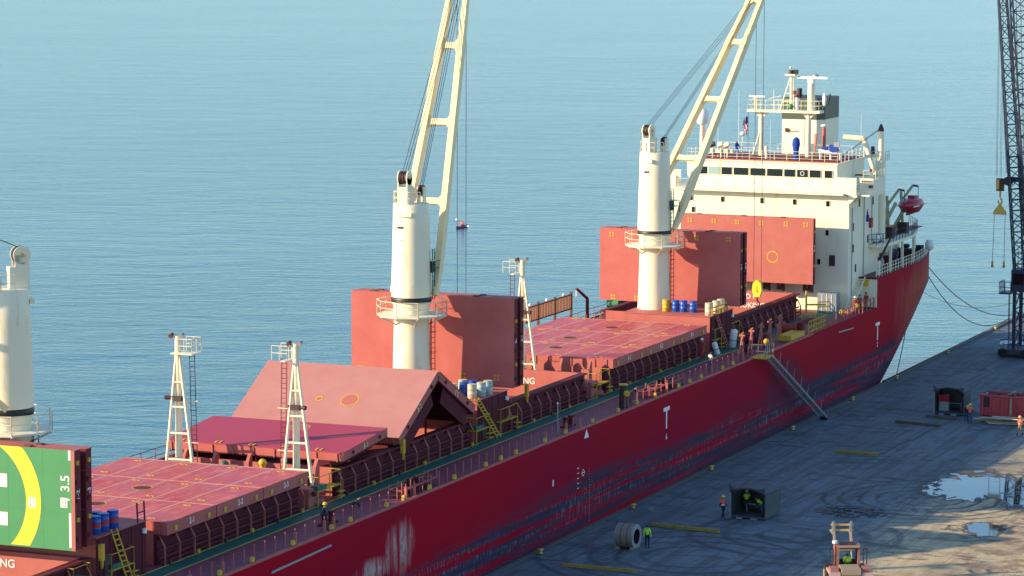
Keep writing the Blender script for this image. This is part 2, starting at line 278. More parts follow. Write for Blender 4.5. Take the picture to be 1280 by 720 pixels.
# ------------------------------------------------------------------ mesh helpers
class MB:
    def __init__(s): s.v = []; s.f = []; s.mi = []; s.mats = []; s.sm = []
    def m(s, mt):
        if mt not in s.mats: s.mats.append(mt)
        return s.mats.index(mt)
    def add(s, vs, fs, mt, smooth=False):
        b = len(s.v); s.v += [tuple(v) for v in vs]; k = s.m(mt)
        for f in fs: s.f.append([b+i for i in f]); s.mi.append(k); s.sm.append(smooth)
    def box(s, x0, x1, y0, y1, z0, z1, mt):
        vs = [(x, y, z) for z in (z0, z1) for y in (y0, y1) for x in (x0, x1)]
        s.add(vs, [(0, 2, 3, 1), (4, 5, 7, 6), (0, 1, 5, 4), (2, 6, 7, 3), (0, 4, 6, 2), (1, 3, 7, 5)], mt); return s
    def bar(s, p, q, w, h, mt, upv=(0, 0, 1)):
        p = Vector(p); q = Vector(q); a = (q-p).normalized(); u = Vector(upv)
        if abs(a.dot(u)) > 0.98: u = Vector((0, 1, 0))
        x = a.cross(u).normalized()*w/2; y = x.cross(a).normalized()*h/2
        vs = [e+sx*x+sy*y for e in (p, q) for sx, sy in ((-1, -1), (1, -1), (1, 1), (-1, 1))]
        s.add(vs, [(3, 2, 1, 0), (4, 5, 6, 7), (0, 1, 5, 4), (1, 2, 6, 5), (2, 3, 7, 6), (3, 0, 4, 7)], mt); return s
    def tube(s, p, q, r1, r2, mt, n=8, cap=True, smooth=True):
        p = Vector(p); q = Vector(q); a = (q-p).normalized(); u = Vector((0, 0, 1)) if abs(a.z) < 0.95 else Vector((0, 1, 0))
        x = a.cross(u).normalized(); y = a.cross(x).normalized()
        vs = [e+(x*cos(2*pi*i/n)+y*sin(2*pi*i/n))*r for e, r in ((p, r1), (q, r2)) for i in range(n)]
        s.add(vs, [(i, n+i, n+(i+1) % n, (i+1) % n) for i in range(n)], mt, smooth and n > 5)
        if cap: s.add(vs, [tuple(range(n)), tuple(range(2*n-1, n-1, -1))], mt)
        return s
    def lathe(s, c, prof, mt, n=20, smooth=True, axis='z'):
        vs = []
        for r, h in prof:
            for i in range(n):
                a = 2*pi*i/n; l = (r*cos(a), r*sin(a), h)
                if axis == 'y': l = (l[0], l[2], l[1])
                if axis == 'x': l = (l[2], l[0], l[1])
                vs.append((c[0]+l[0], c[1]+l[1], c[2]+l[2]))
        k = len(prof)
        s.add(vs, [(j*n+i, j*n+(i+1) % n, (j+1)*n+(i+1) % n, (j+1)*n+i) for j in range(k-1) for i in range(n)], mt, smooth)
        s.add(vs, [tuple(range(n-1, -1, -1)), tuple(range((k-1)*n, k*n))], mt); return s
    def prism(s, poly, lo, hi, mt, axis='y'):
        n = len(poly)
        def P(a, b, c): return {'y': (a, c, b), 'x': (c, a, b), 'z': (a, b, c)}[axis]
        vs = [P(a, b, c) for c in (lo, hi) for a, b in poly]
        s.add(vs, [tuple(range(n)), tuple(range(2*n-1, n-1, -1))]+[(i, n+i, n+(i+1) % n, (i+1) % n) for i in range(n)], mt); return s
    def ball(s, c, r, mt, n=10, sc=(1, 1, 1)):
        prof = [(r*sin(pi*j/n), -r*cos(pi*j/n)) for j in range(n+1)]
        vs = [(c[0]+sc[0]*q*cos(2*pi*i/(2*n)), c[1]+sc[1]*q*sin(2*pi*i/(2*n)), c[2]+sc[2]*h) for q, h in prof for i in range(2*n)]
        N = 2*n
        s.add(vs, [(j*N+i, j*N+(i+1) % N, (j+1)*N+(i+1) % N, (j+1)*N+i) for j in range(n) for i in range(N)], mt, True); return s
    def quad(s, a, b, c, dd, mt): s.add([a, b, c, dd], [(0, 1, 2, 3)], mt); return s
    def rail(s, pts, h, mt, step=1.5, r=0.025, rails=(1.0, 0.5), post=0.035):
        pts = [Vector(p) for p in pts]
        for a, b in zip(pts, pts[1:]):
            for k in rails: s.tube(a+Vector((0, 0, h*k)), b+Vector((0, 0, h*k)), r, r, mt, 4, False)
            n = max(1, round((b-a).length/step))
            for i in range(n+1):
                q = a.lerp(b, i/n); s.tube(q, q+Vector((0, 0, h)), post, post, mt, 4, False)
        return s
    def ladder(s, p, q, w, side, mt, r=0.035, step=0.35):
        p = Vector(p); q = Vector(q); sd = Vector(side)*w/2
        s.bar(p-sd, q-sd, 2*r, 2*r, mt); s.bar(p+sd, q+sd, 2*r, 2*r, mt)
        n = max(2, int((q-p).length/step))
        for i in range(1, n): c = p.lerp(q, i/n); s.bar(c-sd, c+sd, r*1.6, r*1.6, mt)
        return s
    def build(s, name, parent=None, org=None, label=None, cat=None, group=None, kind=None):
        me = bpy.data.meshes.new(name)
        if org is None: org = ROOT.get(parent.name, (0, 0, 0)) if parent else (0, 0, 0)
        me.from_pydata([(a-org[0], b-org[1], c-org[2]) for a, b, c in s.v], [], s.f)
        for mt in s.mats: me.materials.append(mt)
        me.polygons.foreach_set('material_index', s.mi); me.polygons.foreach_set('use_smooth', s.sm)
        me.validate(); me.update()
        bm = bmesh.new(); bm.from_mesh(me); bmesh.ops.recalc_face_normals(bm, faces=bm.faces); bm.to_mesh(me); bm.free()
        o = bpy.data.objects.new(name, me); COL.objects.link(o)
        if parent: o.parent = parent; ROOT[o.name] = org
        else: o.location = org
        tag(o, label, cat, group, kind); return o
ROOT = {}
def tag(o, label=None, cat=None, group=None, kind=None):
    for k, v in (('label', label), ('category', cat), ('group', group), ('kind', kind)):
        if v: o[k] = v
    return o
def thing(name, loc, label, cat, group=None, rz=0):
    o = bpy.data.objects.new(name, None); COL.objects.link(o); o.location = loc; o.rotation_euler = (0, 0, rz); o.empty_display_size = 0.3
    ROOT[o.name] = tuple(loc); return tag(o, label, cat, group)
def local_thing(name, label, cat, group=None):
    o = thing(name, (0, 0, 0), label, cat, group); return o
def copy_tree(o, parent=None):
    c = o.copy(); COL.objects.link(c)
    if parent: c.parent = parent
    for ch in [x for x in CH.get(o.name, [])]: copy_tree(ch, c)
    return c
CH = {}
def kids(*objs):
    for o in objs:
        if o.parent: CH.setdefault(o.parent.name, []).append(o)
def place(src, loc, rz, label, group=None):
    c = copy_tree(src); c.location = loc; c.rotation_euler = (0, 0, rz); c['label'] = label
    if group: c['group'] = group
    return c
def text(body, name, size, mt, matrix, parent, depth=0.004):
    cu = bpy.data.curves.new('t', 'FONT'); cu.body = body; cu.size = size; cu.extrude = depth; cu.align_x = 'CENTER'; cu.align_y = 'CENTER'; cu.offset = size*0.012
    t = bpy.data.objects.new('t', cu); COL.objects.link(t); bpy.context.view_layer.update()
    me = bpy.data.meshes.new_from_object(t.evaluated_get(bpy.context.evaluated_depsgraph_get())); bpy.data.objects.remove(t)
    org = ROOT[parent.name]; me.transform(Matrix.Translation(-Vector(org)) @ matrix); me.materials.clear(); me.materials.append(mt)
    o = bpy.data.objects.new(name, me); COL.objects.link(o); o.parent = parent; ROOT[o.name] = org; return o
def M_front(x, y, z, rot=0):       # text facing -y
    return Matrix.Translation((x, y, z)) @ Matrix.Rotation(R(90), 4, 'X') @ Matrix.Rotation(rot, 4, 'Z')
def M_side(x, y, z, rot=0):        # text facing +x, reading towards +y
    return Matrix.Translation((x, y, z)) @ Matrix.Rotation(R(90), 4, 'Z') @ Matrix.Rotation(R(90), 4, 'X') @ Matrix.Rotation(rot, 4, 'Z')

# ------------------------------------------------------------------ setting
b = MB(); b.quad((-15000, -8000, -2.2), (15000, -8000, -2.2), (15000, 25000, -2.2), (-15000, 25000, -2.2), SEA); b.build('sea', kind='structure')
b = MB()
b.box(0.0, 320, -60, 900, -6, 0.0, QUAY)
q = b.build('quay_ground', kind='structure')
b = MB()
for y in range(-60, 900, 6):
    b.box(0.0, 0.45, y+0.02, y+5.98, 0.002, 0.06 if y < 322 else 0.16, mat('quay edge timber', (0.10, 0.09, 0.075), 0.85, var=(0.14, 0.12, 0.10), vscale=1.5, vamt=0.7, bump=0.4, bscale=6))
b.build('quay_kerb', kind='structure')

# ------------------------------------------------------------------ the ship
XC = -12.0
ship = thing('cargo_ship', (XC, 235, 0), 'long red bulk cargo ship with cream cranes moored along the quay', 'ship')
def hb(y, z):
    """half breadth of the hull"""
    if y < 140:
        s = (140-y)/38.0; return max(0.05, 12*(1-s**2.2))
    k = min(1, max(0, (z+3)/11.0))
    y0 = 302+33*k**0.7; ye = 349+16*k
    if y <= y0: return 12.0
    s = min(1, (y-y0)/(ye-y0)); return 12.0*(1-s**1.9)**0.7 if s < 1 else 0.01
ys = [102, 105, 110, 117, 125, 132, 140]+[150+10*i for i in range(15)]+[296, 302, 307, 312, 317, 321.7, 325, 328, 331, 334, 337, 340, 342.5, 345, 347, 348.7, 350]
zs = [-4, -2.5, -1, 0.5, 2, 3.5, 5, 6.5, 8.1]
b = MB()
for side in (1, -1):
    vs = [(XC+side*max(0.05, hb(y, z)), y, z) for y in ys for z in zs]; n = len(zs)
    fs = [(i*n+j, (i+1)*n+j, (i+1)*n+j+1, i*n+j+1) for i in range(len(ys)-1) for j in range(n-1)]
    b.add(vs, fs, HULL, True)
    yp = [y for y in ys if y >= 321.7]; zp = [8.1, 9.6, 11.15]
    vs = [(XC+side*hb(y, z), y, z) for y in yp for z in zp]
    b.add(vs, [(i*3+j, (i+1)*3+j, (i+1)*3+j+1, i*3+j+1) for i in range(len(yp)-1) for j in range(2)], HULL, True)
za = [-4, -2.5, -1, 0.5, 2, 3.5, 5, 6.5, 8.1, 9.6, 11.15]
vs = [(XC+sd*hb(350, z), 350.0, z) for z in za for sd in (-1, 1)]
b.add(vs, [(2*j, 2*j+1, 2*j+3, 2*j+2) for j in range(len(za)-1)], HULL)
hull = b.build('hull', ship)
# decks
def outline(y0, y1, z, inset):
    yy = [y0]+[y for y in ys if y0 < y < y1]+[y1]
    return [(XC+hb(y, z)-inset, y) for y in yy]+[(XC-hb(y, z)+inset, y) for y in reversed(yy)]
b = MB(); b.prism(outline(106, 321.65, 8.1, 0.04), 7.8, 8.0, DECK, 'z')
for sx in (0, 1):        # rounded gunwale bar
    x = -0.05 if not sx else -23.95
    b.box(x-0.09, x+0.09, 140, 300, 8.0, 8.16, RED)
deck = b.build('main_deck', ship)
b = MB(); b.prism(outline(321.7, 349.9, 11.1, 0.06), 10.95, 11.1, mat('poop deck maroon', (0.13, 0.03, 0.045), 0.6), 'z'); b.build('poop_deck', ship)
b = MB()
b.box(-5.0, -3.55, 140, 283, 8.004, 8.012, GREENDK); b.prism([(-5.0, 283), (-3.55, 283), (-1.6, 300), (-1.6, 317), (-5.0, 317)], 8.004, 8.012, GREENDK, 'z')
for x in (-5.02, -3.62):
    b.box(x, x+0.09, 140, 283, 8.013, 8.018, YELL)
b.bar((-3.6, 283, 8.016), (-1.7, 300, 8.016), 0.09, 0.005, YELL)
for y in (172, 202, 231, 255.5, 286):        # crossings between the hatches
    b.box(-6.9, -5.05, y-1.3, y+1.3, 8.004, 8.010, GREENDK)
b.build('walkway', ship)
# gunwale stanchions
y = 158
while y < 282:
    b = MB(); b.box(-0.34, -0.28, y-0.03, y+0.03, 8.0, 9.15, RED)
    if random.random() < 0.16: b.box(-0.40, -0.22, y-0.08, y+0.08, 8.0, 8.9, REDV)
    b.build('deck_stanchion', ship); y += 1.45
random.seed(3); yy = 150
while yy < 281:        # yellow D-shaped rope guides on the gunwale
    b = MB(); pts = [(-0.22, -0.0)]+[(0.22*cos(a)-0.0, 0.34*sin(a)) for a in [pi*i/8 for i in range(9)]]
    b.prism([(yy+0.22*cos(pi*i/8), 8.16+0.36*sin(pi*i/8)) for i in range(9)], -0.24, -0.06, YEL, 'x')
    b.box(-0.3, -0.02, yy-0.3, yy+0.3, 8.0, 8.17, REDD); b.build('rope_guide', ship)
    yy += random.choice((2.9, 4.4, 5.8))
# bollards, ladders of low frames (lit red posts near the rail) and bits of gear on the side deck
def bitts(y, x=-1.6, mt=REDD, big=False):
    b = MB(); b.box(x-0.3, x+0.3, y-1.0, y+1.0, 8.0, 8.12, mt)
    for dy in (-0.55, 0.55): b.lathe((x, y+dy, 8.12), [(0.2, 0), (0.2, 0.55), (0.27, 0.6), (0.27, 0.7)], mt, 12)
    b.build('mooring_bitts', ship)
for y in (196, 210, 240, 262, 284): bitts(y)
for y0, y1 in ((206.5, 212.5), (256.5, 265)):     # low pipe frames that catch the sun
    b = MB()
    for x in (-1.9, -0.9): b.tube((x, y0, 8.5), (x, y1, 8.5), 0.05, 0.05, REDV, 6)
    for i in range(5):
        yy = y0+(y1-y0)*i/4; b.tube((-1.9, yy, 8.0), (-1.9, yy, 8.9), 0.045, 0.045, REDV, 6); b.tube((-0.9, yy, 8.0), (-0.9, yy, 9.1), 0.045, 0.045, REDV, 6); b.tube((-1.9, yy, 8.5), (-0.9, yy, 8.5), 0.04, 0.04, REDV, 6)
    b.box(-1.95, -0.85, y0, y1, 8.38, 8.42, REDD)
    b.build('pipe_rack', ship)
b = MB(); b.tube((-1.0, 236.2, 8), (-1.0, 236.2, 10.4), 0.05, 0.05, GALV, 6); b.ball((-1.0, 236.2, 10.45), 0.09, PURE, 5); b.build('light_post', ship)

# ---- hatches
HX0, HX1 = -19.0, -4.8
COAMDK = mat('coaming red with painted shade', (0.11, 0.016, 0.028), 0.65, var=(0.06, 0.012, 0.02), vscale=1.5, vamt=0.7, spec=0.1)  # coaming red darkened so the colour itself carries the shade
def coaming(y0, y1, open_=False, ztop=10.0, sign=None):
    b = MB(); xi, xo = -5.55, -18.45
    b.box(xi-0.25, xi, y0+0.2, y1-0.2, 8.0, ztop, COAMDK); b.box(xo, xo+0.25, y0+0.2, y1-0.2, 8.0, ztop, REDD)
    b.box(xo+0.25, xi-0.25, y0+0.2, y0+0.45, 8.0, ztop, REDV); b.box(xo+0.25, xi-0.25, y1-0.45, y1-0.2, 8.0, ztop, REDV)
    b.box(xi+0.003, xi+0.38, y0+0.1, y1-0.1, ztop-0.12, ztop, REDD); b.box(xo-0.38, xo-0.003, y0+0.1, y1-0.1, ztop-0.12, ztop, REDD)
    if open_:
        for z in (): pass
        b.box(xo+0.25, xi-0.25, y1-0.44, y1-0.21, -1.0, 8.0, REDV); b.box(xo+0.25, xi-0.25, y0+0.21, y0+0.44, -1.0, 8.0, REDD)
        b.box(xo+0.01, xo+0.24, y0+0.3, y1-0.3, -1.0, 8.0, REDD); b.box(xi-0.24, xi-0.01, y0+0.3, y1-0.3, -1.0, 8.0, REDD)
        b.box(xo, xi, y0+0.3, y1-0.3, -1.2, -1.0, RUST)
    else: b.box(xo+0.3, xi-0.3, y0+0.5, y1-0.5, ztop-0.3, ztop-0.2, BLACKGEAR)
    c = b.build('hatch_coaming', ship)
    # side stays, with their pipe runs
    n = int((y1-y0)/2.05)
    for i in range(n+1):
        y = y0+0.35+(y1-y0-0.7)*i/n; b = MB()
        b.prism([(-5.54, 9.5), (-5.28, 9.72), (-5.54, 9.87)], y-0.03, y+0.03, REDD, 'y')
        b.bar((-5.06, y, 8.0), (-5.06, y, 9.15), 0.12, 0.05, REDV); b.bar((-5.06, y, 9.15), (-5.42, y, 9.85), 0.12, 0.05, REDV)
        b.build('coaming_stay', c)
    for x, z, r in ((-5.3, 8.5, 0.08), (-5.35, 9.0, 0.07), (-5.22, 8.2, 0.05)):
        b = MB(); b.tube((x, y0, z), (x, y1, z), r, r, REDD, 6); b.build('pipe', c)
    for i in range(n//2+1):
        y = y0+0.8+(y1-y0-1.6)*i/max(1, n//2); b = MB()
        b.box(-5.0, -4.85, y-0.12, y+0.12, 8.02, 8.28, YEL if i % 2 else BLACKGEAR); b.build('deck_cleat', c)
    if sign:
        for body, sz, x, z in sign: text(body, 'coaming_lettering', sz, PURE, M_front(x, y1-0.47, z), c)
    return c
def lug(b, x, y, z, mt=YEL):
    b.box(x-0.28, x-0.06, y-0.07, y+0.07, z, z+0.035, mt); b.box(x+0.06, x+0.28, y-0.07, y+0.07, z, z+0.035, mt)
    b.box(x-0.05, x+0.05, y-0.14, y-0.05, z, z+0.03, mt); b.box(x-0.05, x+0.05, y+0.05, y+0.14, z, z+0.03, mt)
def ring(b, c, r, w, mt, nrm='z', n=28, lift=0.012):
    vs = []
    for q in (r-w, r):
        for i in range(n):
            a = 2*pi*i/n; l = (q*cos(a), q*sin(a))
            vs.append((c[0]+l[0], c[1]+l[1], c[2]+lift) if nrm == 'z' else (c[0]+l[0], c[1]-lift, c[2]+l[1]))
    b.add(vs, [(i, (i+1) % n, n+(i+1) % n, n+i) for i in range(n)], mt)
def flat_panel(y0, y1, num, z0=9.98, z1=10.8, manh=(), lines=True):
    b = MB(); b.box(HX0, HX1, y0, y1, z1-0.04, z1, TOP)
    b.box(HX0+0.02, HX1-0.02, y0+0.02, y1-0.02, z0, z1-0.04, RED)
    for i in range(13):      # vertical stiffeners on the ends
        x = HX0+0.6+i*(14.2-1.2)/12
        b.box(x-0.04, x+0.04, y0-0.05, y0+0.015, z0+0.05, z1-0.06, REDV)
    for x in ((-16.6, -14.4, -12.0, -9.7, -7.3) if lines else ()): b.box(x-0.07, x+0.07, y0+0.05, y1-0.05, z1+0.002, z1+0.006, SEAM)
    b.box(HX0+0.1, HX1-0.1, y1-0.28, y1-0.10, z1+0.002, z1+0.007, SEAM)
    for x in (-17.5, -13.9, -10.2, -6.4): lug(b, x, y0+0.9, z1+0.003); lug(b, x, y1-1.0, z1+0.003)
    for x, y in manh:
        ring(b, (x, y, z1), 0.75, 0.12, YEL); ring(b, (x, y, z1), 0.6, 0.6, REDD, lift=0.02)
    for y in (y0+1.1, y1-1.1): b.box(HX1-0.015, HX1+0.05, y-0.16, y+0.16, z0+0.15, z0+0.5, YEL)
    p = b.build('hatch_cover', ship, label=None)
    text(num, 'panel_number', 0.55, PURE, M_side(HX1-0.012, (y0+y1)/2, (z0+z1)/2-0.0), p)
    return p
PSEAM = mat('welded seam paint', (0.41, 0.105, 0.11), 0.6); GSEAM = mat('green seam paint', (0.045, 0.22, 0.08), 0.6)
def upright(y, th, num, zlo=11.38, zhi=18.35, mt=RED, deco=None, extra=0.0):
    """a folded hatch cover panel standing on its edge, its top face towards the bow"""
    b = MB(); z0, z1 = zlo, zhi
    b.box(HX0, HX1, y, y+0.04, z0, z1, mt); b.box(HX0+0.02, HX1-0.02, y+0.04, y+th-0.1, z0+0.05, z1-0.03, REDD)
    b.box(HX0, HX1, y+0.045, y+th, z1-0.028, z1+0.01, REDV)
    b.box(HX0+0.02, HX1-0.0, y+th-0.1, y+th, z0, z0+0.06, REDD)
    sm_ = GSEAM if mt is GREENP else PSEAM
    for x in (-16.6, -14.2, -11.8, -9.4, -7.0): b.box(x-0.02, x+0.02, y-0.0035, y, z0+0.05, z1-0.05, sm_)
    for zz_ in (z0+2.3, z0+4.7): b.box(HX0+0.05, HX1-0.05, y-0.003, y, zz_-0.02, zz_+0.02, sm_)
    for x in (-17, -12.2, -8): b.box(x-0.35, x+0.1, y+0.1, y+th*0.6, z1+0.01, z1+0.09, RUST)
    for k in range(5): b.box(HX1-0.02, HX1+0.1, y+0.15, y+0.4, z0+0.6+k*1.15, z0+0.85+k*1.15, YEL if k in (1, 4) else REDD)
    if deco: deco(b, y)
    p = b.build('hatch_cover', ship); text(num, 'panel_number', 0.5, PURE, M_side(HX1-0.01, y+th*0.5, (z0+z1)/2+0.3, R(90)), p)
    return p
def lug_v(b, x, y, z, mt=YEL):
    for dx in (-0.14, 0.14):
        for dz in (-0.14, 0.14): b.box(x+dx-0.09, x+dx+0.09, y-0.03, y-0.004, z+dz-0.09, z+dz+0.09, mt)
# hatch 1 (nearest, open, helideck panels folded upright)
NS = lambda z: [('NO SMOKING', 0.72, -12.0, z)]
coaming(146, 170.6, True, 10.2, [('NO SMOKING', 0.72, -12.6, 9.45)])
def heli(b, y):
    cx, cz, zlo, zhi = -12.0, 13.9, 11.2, 17.2
    def arc(r0, r1):
        n = 96
        for i in range(n):
            a0, a1 = 2*pi*i/n, 2*pi*(i+1)/n
            p = [(cx+r*cos(a), cz+r*sin(a)) for r, a in ((r0, a0), (r1, a0), (r1, a1), (r0, a1))]
            p = [(x, min(zhi, max(zlo, z))) for x, z in p]
            if max(z for x, z in p)-min(z for x, z in p) < 1e-4: continue
            b.add([(x, y-0.006, z) for x, z in p], [(0, 1, 2, 3)], YELL)
    arc(3.84, 4.86)
    for z in (15.08, 12.73): b.box(-14.5, -9.47, y-0.008, y-0.004, z-0.41, z+0.41, LASH)
    b.box(-12.4, -11.6, y-0.008, y-0.004, 13.15, 14.66, LASH)
    for x, z in ((-7.75, 13.87), (-5.55, 14.0), (-12, 16.4)):
        b.box(x-0.24, x+0.24, y-0.012, y-0.009, z-0.3, z+0.3, LASH)
        for dx in (-0.12, 0.12):
            for dz in (-0.18, 0, 0.18): b.box(x+dx-0.03, x+dx+0.03, y-0.016, y-0.013, z+dz-0.04, z+dz+0.04, REDD)
    for z0, z1 in ((16.6, 17.2), (11.3, 13.4)): b.box(-5.22, -5.06, y-0.008, y-0.004, z0, z1, LASH)
    b.box(-5.02, -4.8, y-0.010, y-0.003, 11.1, 17.2, REDV)
p = upright(168.0, 0.85, '1-2', 11.1, 17.2, GREENP, heli)
text('1 3.5', 'deck_marking', 0.85, LASH, M_front(-5.42, 167.99, 14.85, R(90)), p)
upright(169.35, 0.8, '1-3', 11.1, 17.1, REDD)
# hatch 2, closed
coaming(179.2, 199.7); 
for k in range(3): flat_panel(179.4+6.73*k, 179.4+6.73*(k+1)-0.06, '2-%d' % (k+1), manh={1: ((-12.2, 189.5),), 0: ((-12.2, 183.3),)}.get(k, ()))
# hatch 3, covers half folded
coaming(205.2, 229.2, True)
def tilt_panel(pa, pb, th, num, rings=(), lugs=True, gloss=TOP, deep=False):
    """panel between the transverse edges at (y,z) pa and pb, top face up"""
    (ya, za), (yb, zb) = pa, pb; L = math.hypot(yb-ya, zb-za); dy, dz = (yb-ya)/L, (zb-za)/L; ny, nz = -dz, dy
    if nz < 0: ny, nz = -ny, -nz
    b = MB()
    def pt(x, s, t_): return (x, ya+dy*s+ny*t_, za+dz*s+nz*t_)
    def slab(x0, x1, s0, s1, t0, t1, mt):
        vs = [pt(x, s, t_) for t_ in (t0, t1) for s in (s0, s1) for x in (x0, x1)]
        b.add(vs, [(0, 2, 3, 1), (4, 5, 7, 6), (0, 1, 5, 4), (2, 6, 7, 3), (0, 4, 6, 2), (1, 3, 7, 5)], mt)
    slab(HX0, HX1, 0, L, -0.05, 0, gloss); slab(HX0+0.03, HX1-0.03, 0.02, L-0.02, -th+0.1, -0.05, RED); slab(HX0+0.05, HX1-0.05, 0.03, L-0.03, -th, -th+0.1, COAMDK)  # bottom plate coloured dark to stand in for the shade underneath
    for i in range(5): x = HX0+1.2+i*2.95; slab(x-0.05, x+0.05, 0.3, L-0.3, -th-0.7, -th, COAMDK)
    if deep:  # extra-deep dark webs, added to keep sunlight out of the open end
        for x in (HX0+0.2, HX1-0.25, -8.5): slab(x-0.04, x+0.04, 0.9, L-1.6, -th-1.25, -th, COAMDK)
        for q in range(4): slab(HX0+0.3, HX1-0.3, 1.2+q*1.35, 1.26+q*1.35, -th-1.0, -th, COAMDK)
    for i in range(9): x = HX0+0.5+i*13.2/8; slab(x-0.05, x+0.05, -0.06, 0.018, -th+0.05, -0.07, REDV)
    if lugs:
        for x in (-17.5, -14.9, -12.2, -9.6, -6.9):
            for dx in (-0.17, 0.17): slab(x+dx-0.08, x+dx+0.08, 0.25, 0.7, 0.003, 0.05, YEL)
    for x, s, r in rings:
        n = 26
        for w0, w1, mt, lf in ((r-0.11, r, YEL, 0.01), (0, r-0.11, REDV, 0.008)):
            vs = [pt(x+q*cos(2*pi*i/n), s+q*sin(2*pi*i/n), lf) for q in (w0, w1) for i in range(n)]
            b.add(vs, [(i, (i+1) % n, n+(i+1) % n, n+i) for i in range(n)], mt)
    for k in range(3): slab(HX1-0.02, HX1+0.08, L*(0.2+0.3*k), L*(0.2+0.3*k)+0.2, -th*0.6, -th*0.3, YEL if k == 1 else REDD)
    p = b.build('hatch_cover', ship)
    text(num, 'panel_number', 0.55, PURE, M_side(HX1-0.012, (ya+yb)/2+ny*-th/2, (za+zb)/2-nz*th/2, math.atan2(dz, dy)), p)
MAGENTA = mat('wet magenta cover paint', (0.40, 0.045, 0.085), 0.5, var=(0.46, 0.07, 0.10), vscale=0.4, vamt=0.8, bump=0.12, bscale=1.5, spec=0.15)
FADED = mat('faded pink cover paint', (0.48, 0.22, 0.19), 0.6, var=(0.42, 0.14, 0.12), vscale=0.45, vamt=0.9, bump=0.2, bscale=1.5)
tilt_panel((205.15, 11.17), (212.6, 11.83), 0.72, '3-1', rings=((-11.2, 6.0, 0.85),), gloss=MAGENTA)
tilt_panel((214.5, 10.8), (221.6, 14.78), 0.75, '3-2', rings=((-10.4, 4.0, 0.75), (-12.9, 3.9, 0.3)), gloss=FADED, deep=True)
tilt_panel((228.8, 11.1), (221.9, 14.72), 0.75, '3-3', lugs=False, gloss=RED, deep=True)
# hatch 4, open, pair folded at the forward end
coaming(236.2, 253.4, True, 10.3, [('NO SMOKING', 0.74, -12.1, 9.35)])
def lugs_low(b, y):
    for x in (-18.2, -15.2, -9.2, -6.3): lug_v(b, x, y, 12.15)
    lug_v(b, -18.2, y, 12.2)
def lugs_top(b, y):
    for x in (-17.8, -12.0, -9.2, -6.0): lug_v(b, x, y, 17.75)
    for x in (-17.6, -15.2): lug_v(b, x, y, 11.7)
upright(236.4, 0.85, '4-1', 11.38, 18.5, RED, lugs_low); upright(237.7, 0.8, '4-2', 11.38, 18.45, REDD)
# hatch 5, closed
coaming(258.2, 282.9)
for k in range(3): flat_panel(258.4+8.1*k, 258.4+8.1*(k+1)-0.06, '5-%d' % (k+1), manh={0: ((-12.0, 263.2),), 2: ((-12.2, 277.5),), 1: ((-13.2, 269.6),)}[k])
# hatch 6, open, covers folded at both ends
coaming(291.4, 312.2, True, 10.4, [('HARD H', 0.72, -10.9, 9.85), ('NO SMOKING', 0.74, -11.15, 8.95)])
upright(292.0, 0.85, '6-1', 11.38, 18.35, RED, lugs_top); upright(293.3, 0.8, '6-2', 11.38, 18.3, REDD)
def lugs_c(b, y):
    for x in (-18.0, -15.4, -12.9, -10.3, -7.7, -5.6): lug_v(b, x, y, 17.0)
    ring(b, (-9.1, y, 13.6), 0.62, 0.13, YEL, 'y'); ring(b, (-9.1, y, 13.6), 0.47, 0.47, RED, 'y')
upright(315.0, 0.9, '6-4', 10.95, 17.6, REDV, lugs_c)

# ---- deckhouses under the cranes and cross-deck gear
def deckhouse(y0, y1, x1=-5.15):
    b = MB(); b.box(-13.6, x1, y0, y1, 8.0, 11.3, RED); b.box(x1+0.002, x1+0.03, y0+0.01, y1-0.01, 8.02, 11.28, COAMDK); b.box(-13.7, x1+0.1, y0-0.1, y1+0.1, 11.3, 11.36, REDV); b.box(-18.9, -13.6, y0+0.6, y1-0.4, 8.0, 9.6, REDV)  # thin dark skin on the side wall paints in its shade
    for i in range(5): b.box(x1+0.03, x1+0.08, y0+0.4+i*(y1-y0-0.8)/4-0.04, y0+0.4+i*(y1-y0-0.8)/4+0.04, 8.1, 11.2, REDD)
    c = b.build('crane_deckhouse', ship)
    b = MB(); b.box(x1+0.031, x1+0.09, y0+0.9, y0+1.7, 8.15, 10.1, BLACKGEAR); b.build('door', c)
    b = MB(); b.tube((x1+0.15, y1-0.4, 10.6), (x1+0.15, y1-0.4, 10.9), 0.16, 0.16, PURE, 8); b.build('lamp', c); return c
for y0, y1 in ((171.0, 177.2), (229.8, 235.8), (284.4, 290.9)): deckhouse(y0, y1)
def steps(y0, y1, x0=-5.6, x1=-4.75, z=9.1, bottom=True, cover=None):
    b = MB(); b.box(x0, x1, y0, y1, z-0.06, z, YEL)
    for x, y in ((x0, y0), (x0, y1), (x1, y0), (x1, y1)): b.tube((x, y, 8.0), (x, y, z), 0.04, 0.04, YEL, 5)
    b.rail([(x1, y0, z), (x1, y1, z), (x0, y1, z)], 1.0, YEL, 2.2, 0.03, (1.0,), 0.035); b.rail([(x0, y0, z), (x1, y0, z)], 1.0, YEL, 2, 0.03, (1.0,), 0.035)
    for k in (0.3, 0.62): b.box(x1, x1+0.35, y1-0.7, y1, 8+k, 8.05+k, YEL)
    s_ = b.build('step_platform', ship)
    if cover: q = MB(); q.box(x0+0.15, x1-0.1, y0+0.3, y0+1.6, z, z+0.3, cover); q.build('hose_box', s_)
for a in ((167.6, 169.6, GREEND), (172.2, 175.0, GREENDK), (201.0, 204.6, GREENDK), (228.8, 231.4, GREENDK), (233.6, 237.0, None), (254.4, 257.4, None), (284.8, 286.6, None), (289.6, 291.8, None)):
    steps(a[0], a[1], cover=a[2])
for y, dy in ((173.2, 1.2), (229.7, 3.3)):
    b = MB(); b.ladder((-4.65, y+dy, 8.0), (-5.15, y, 11.5), 0.55, (0.15, 1, 0), YEL, 0.045, 0.35); b.build('ladder', ship)
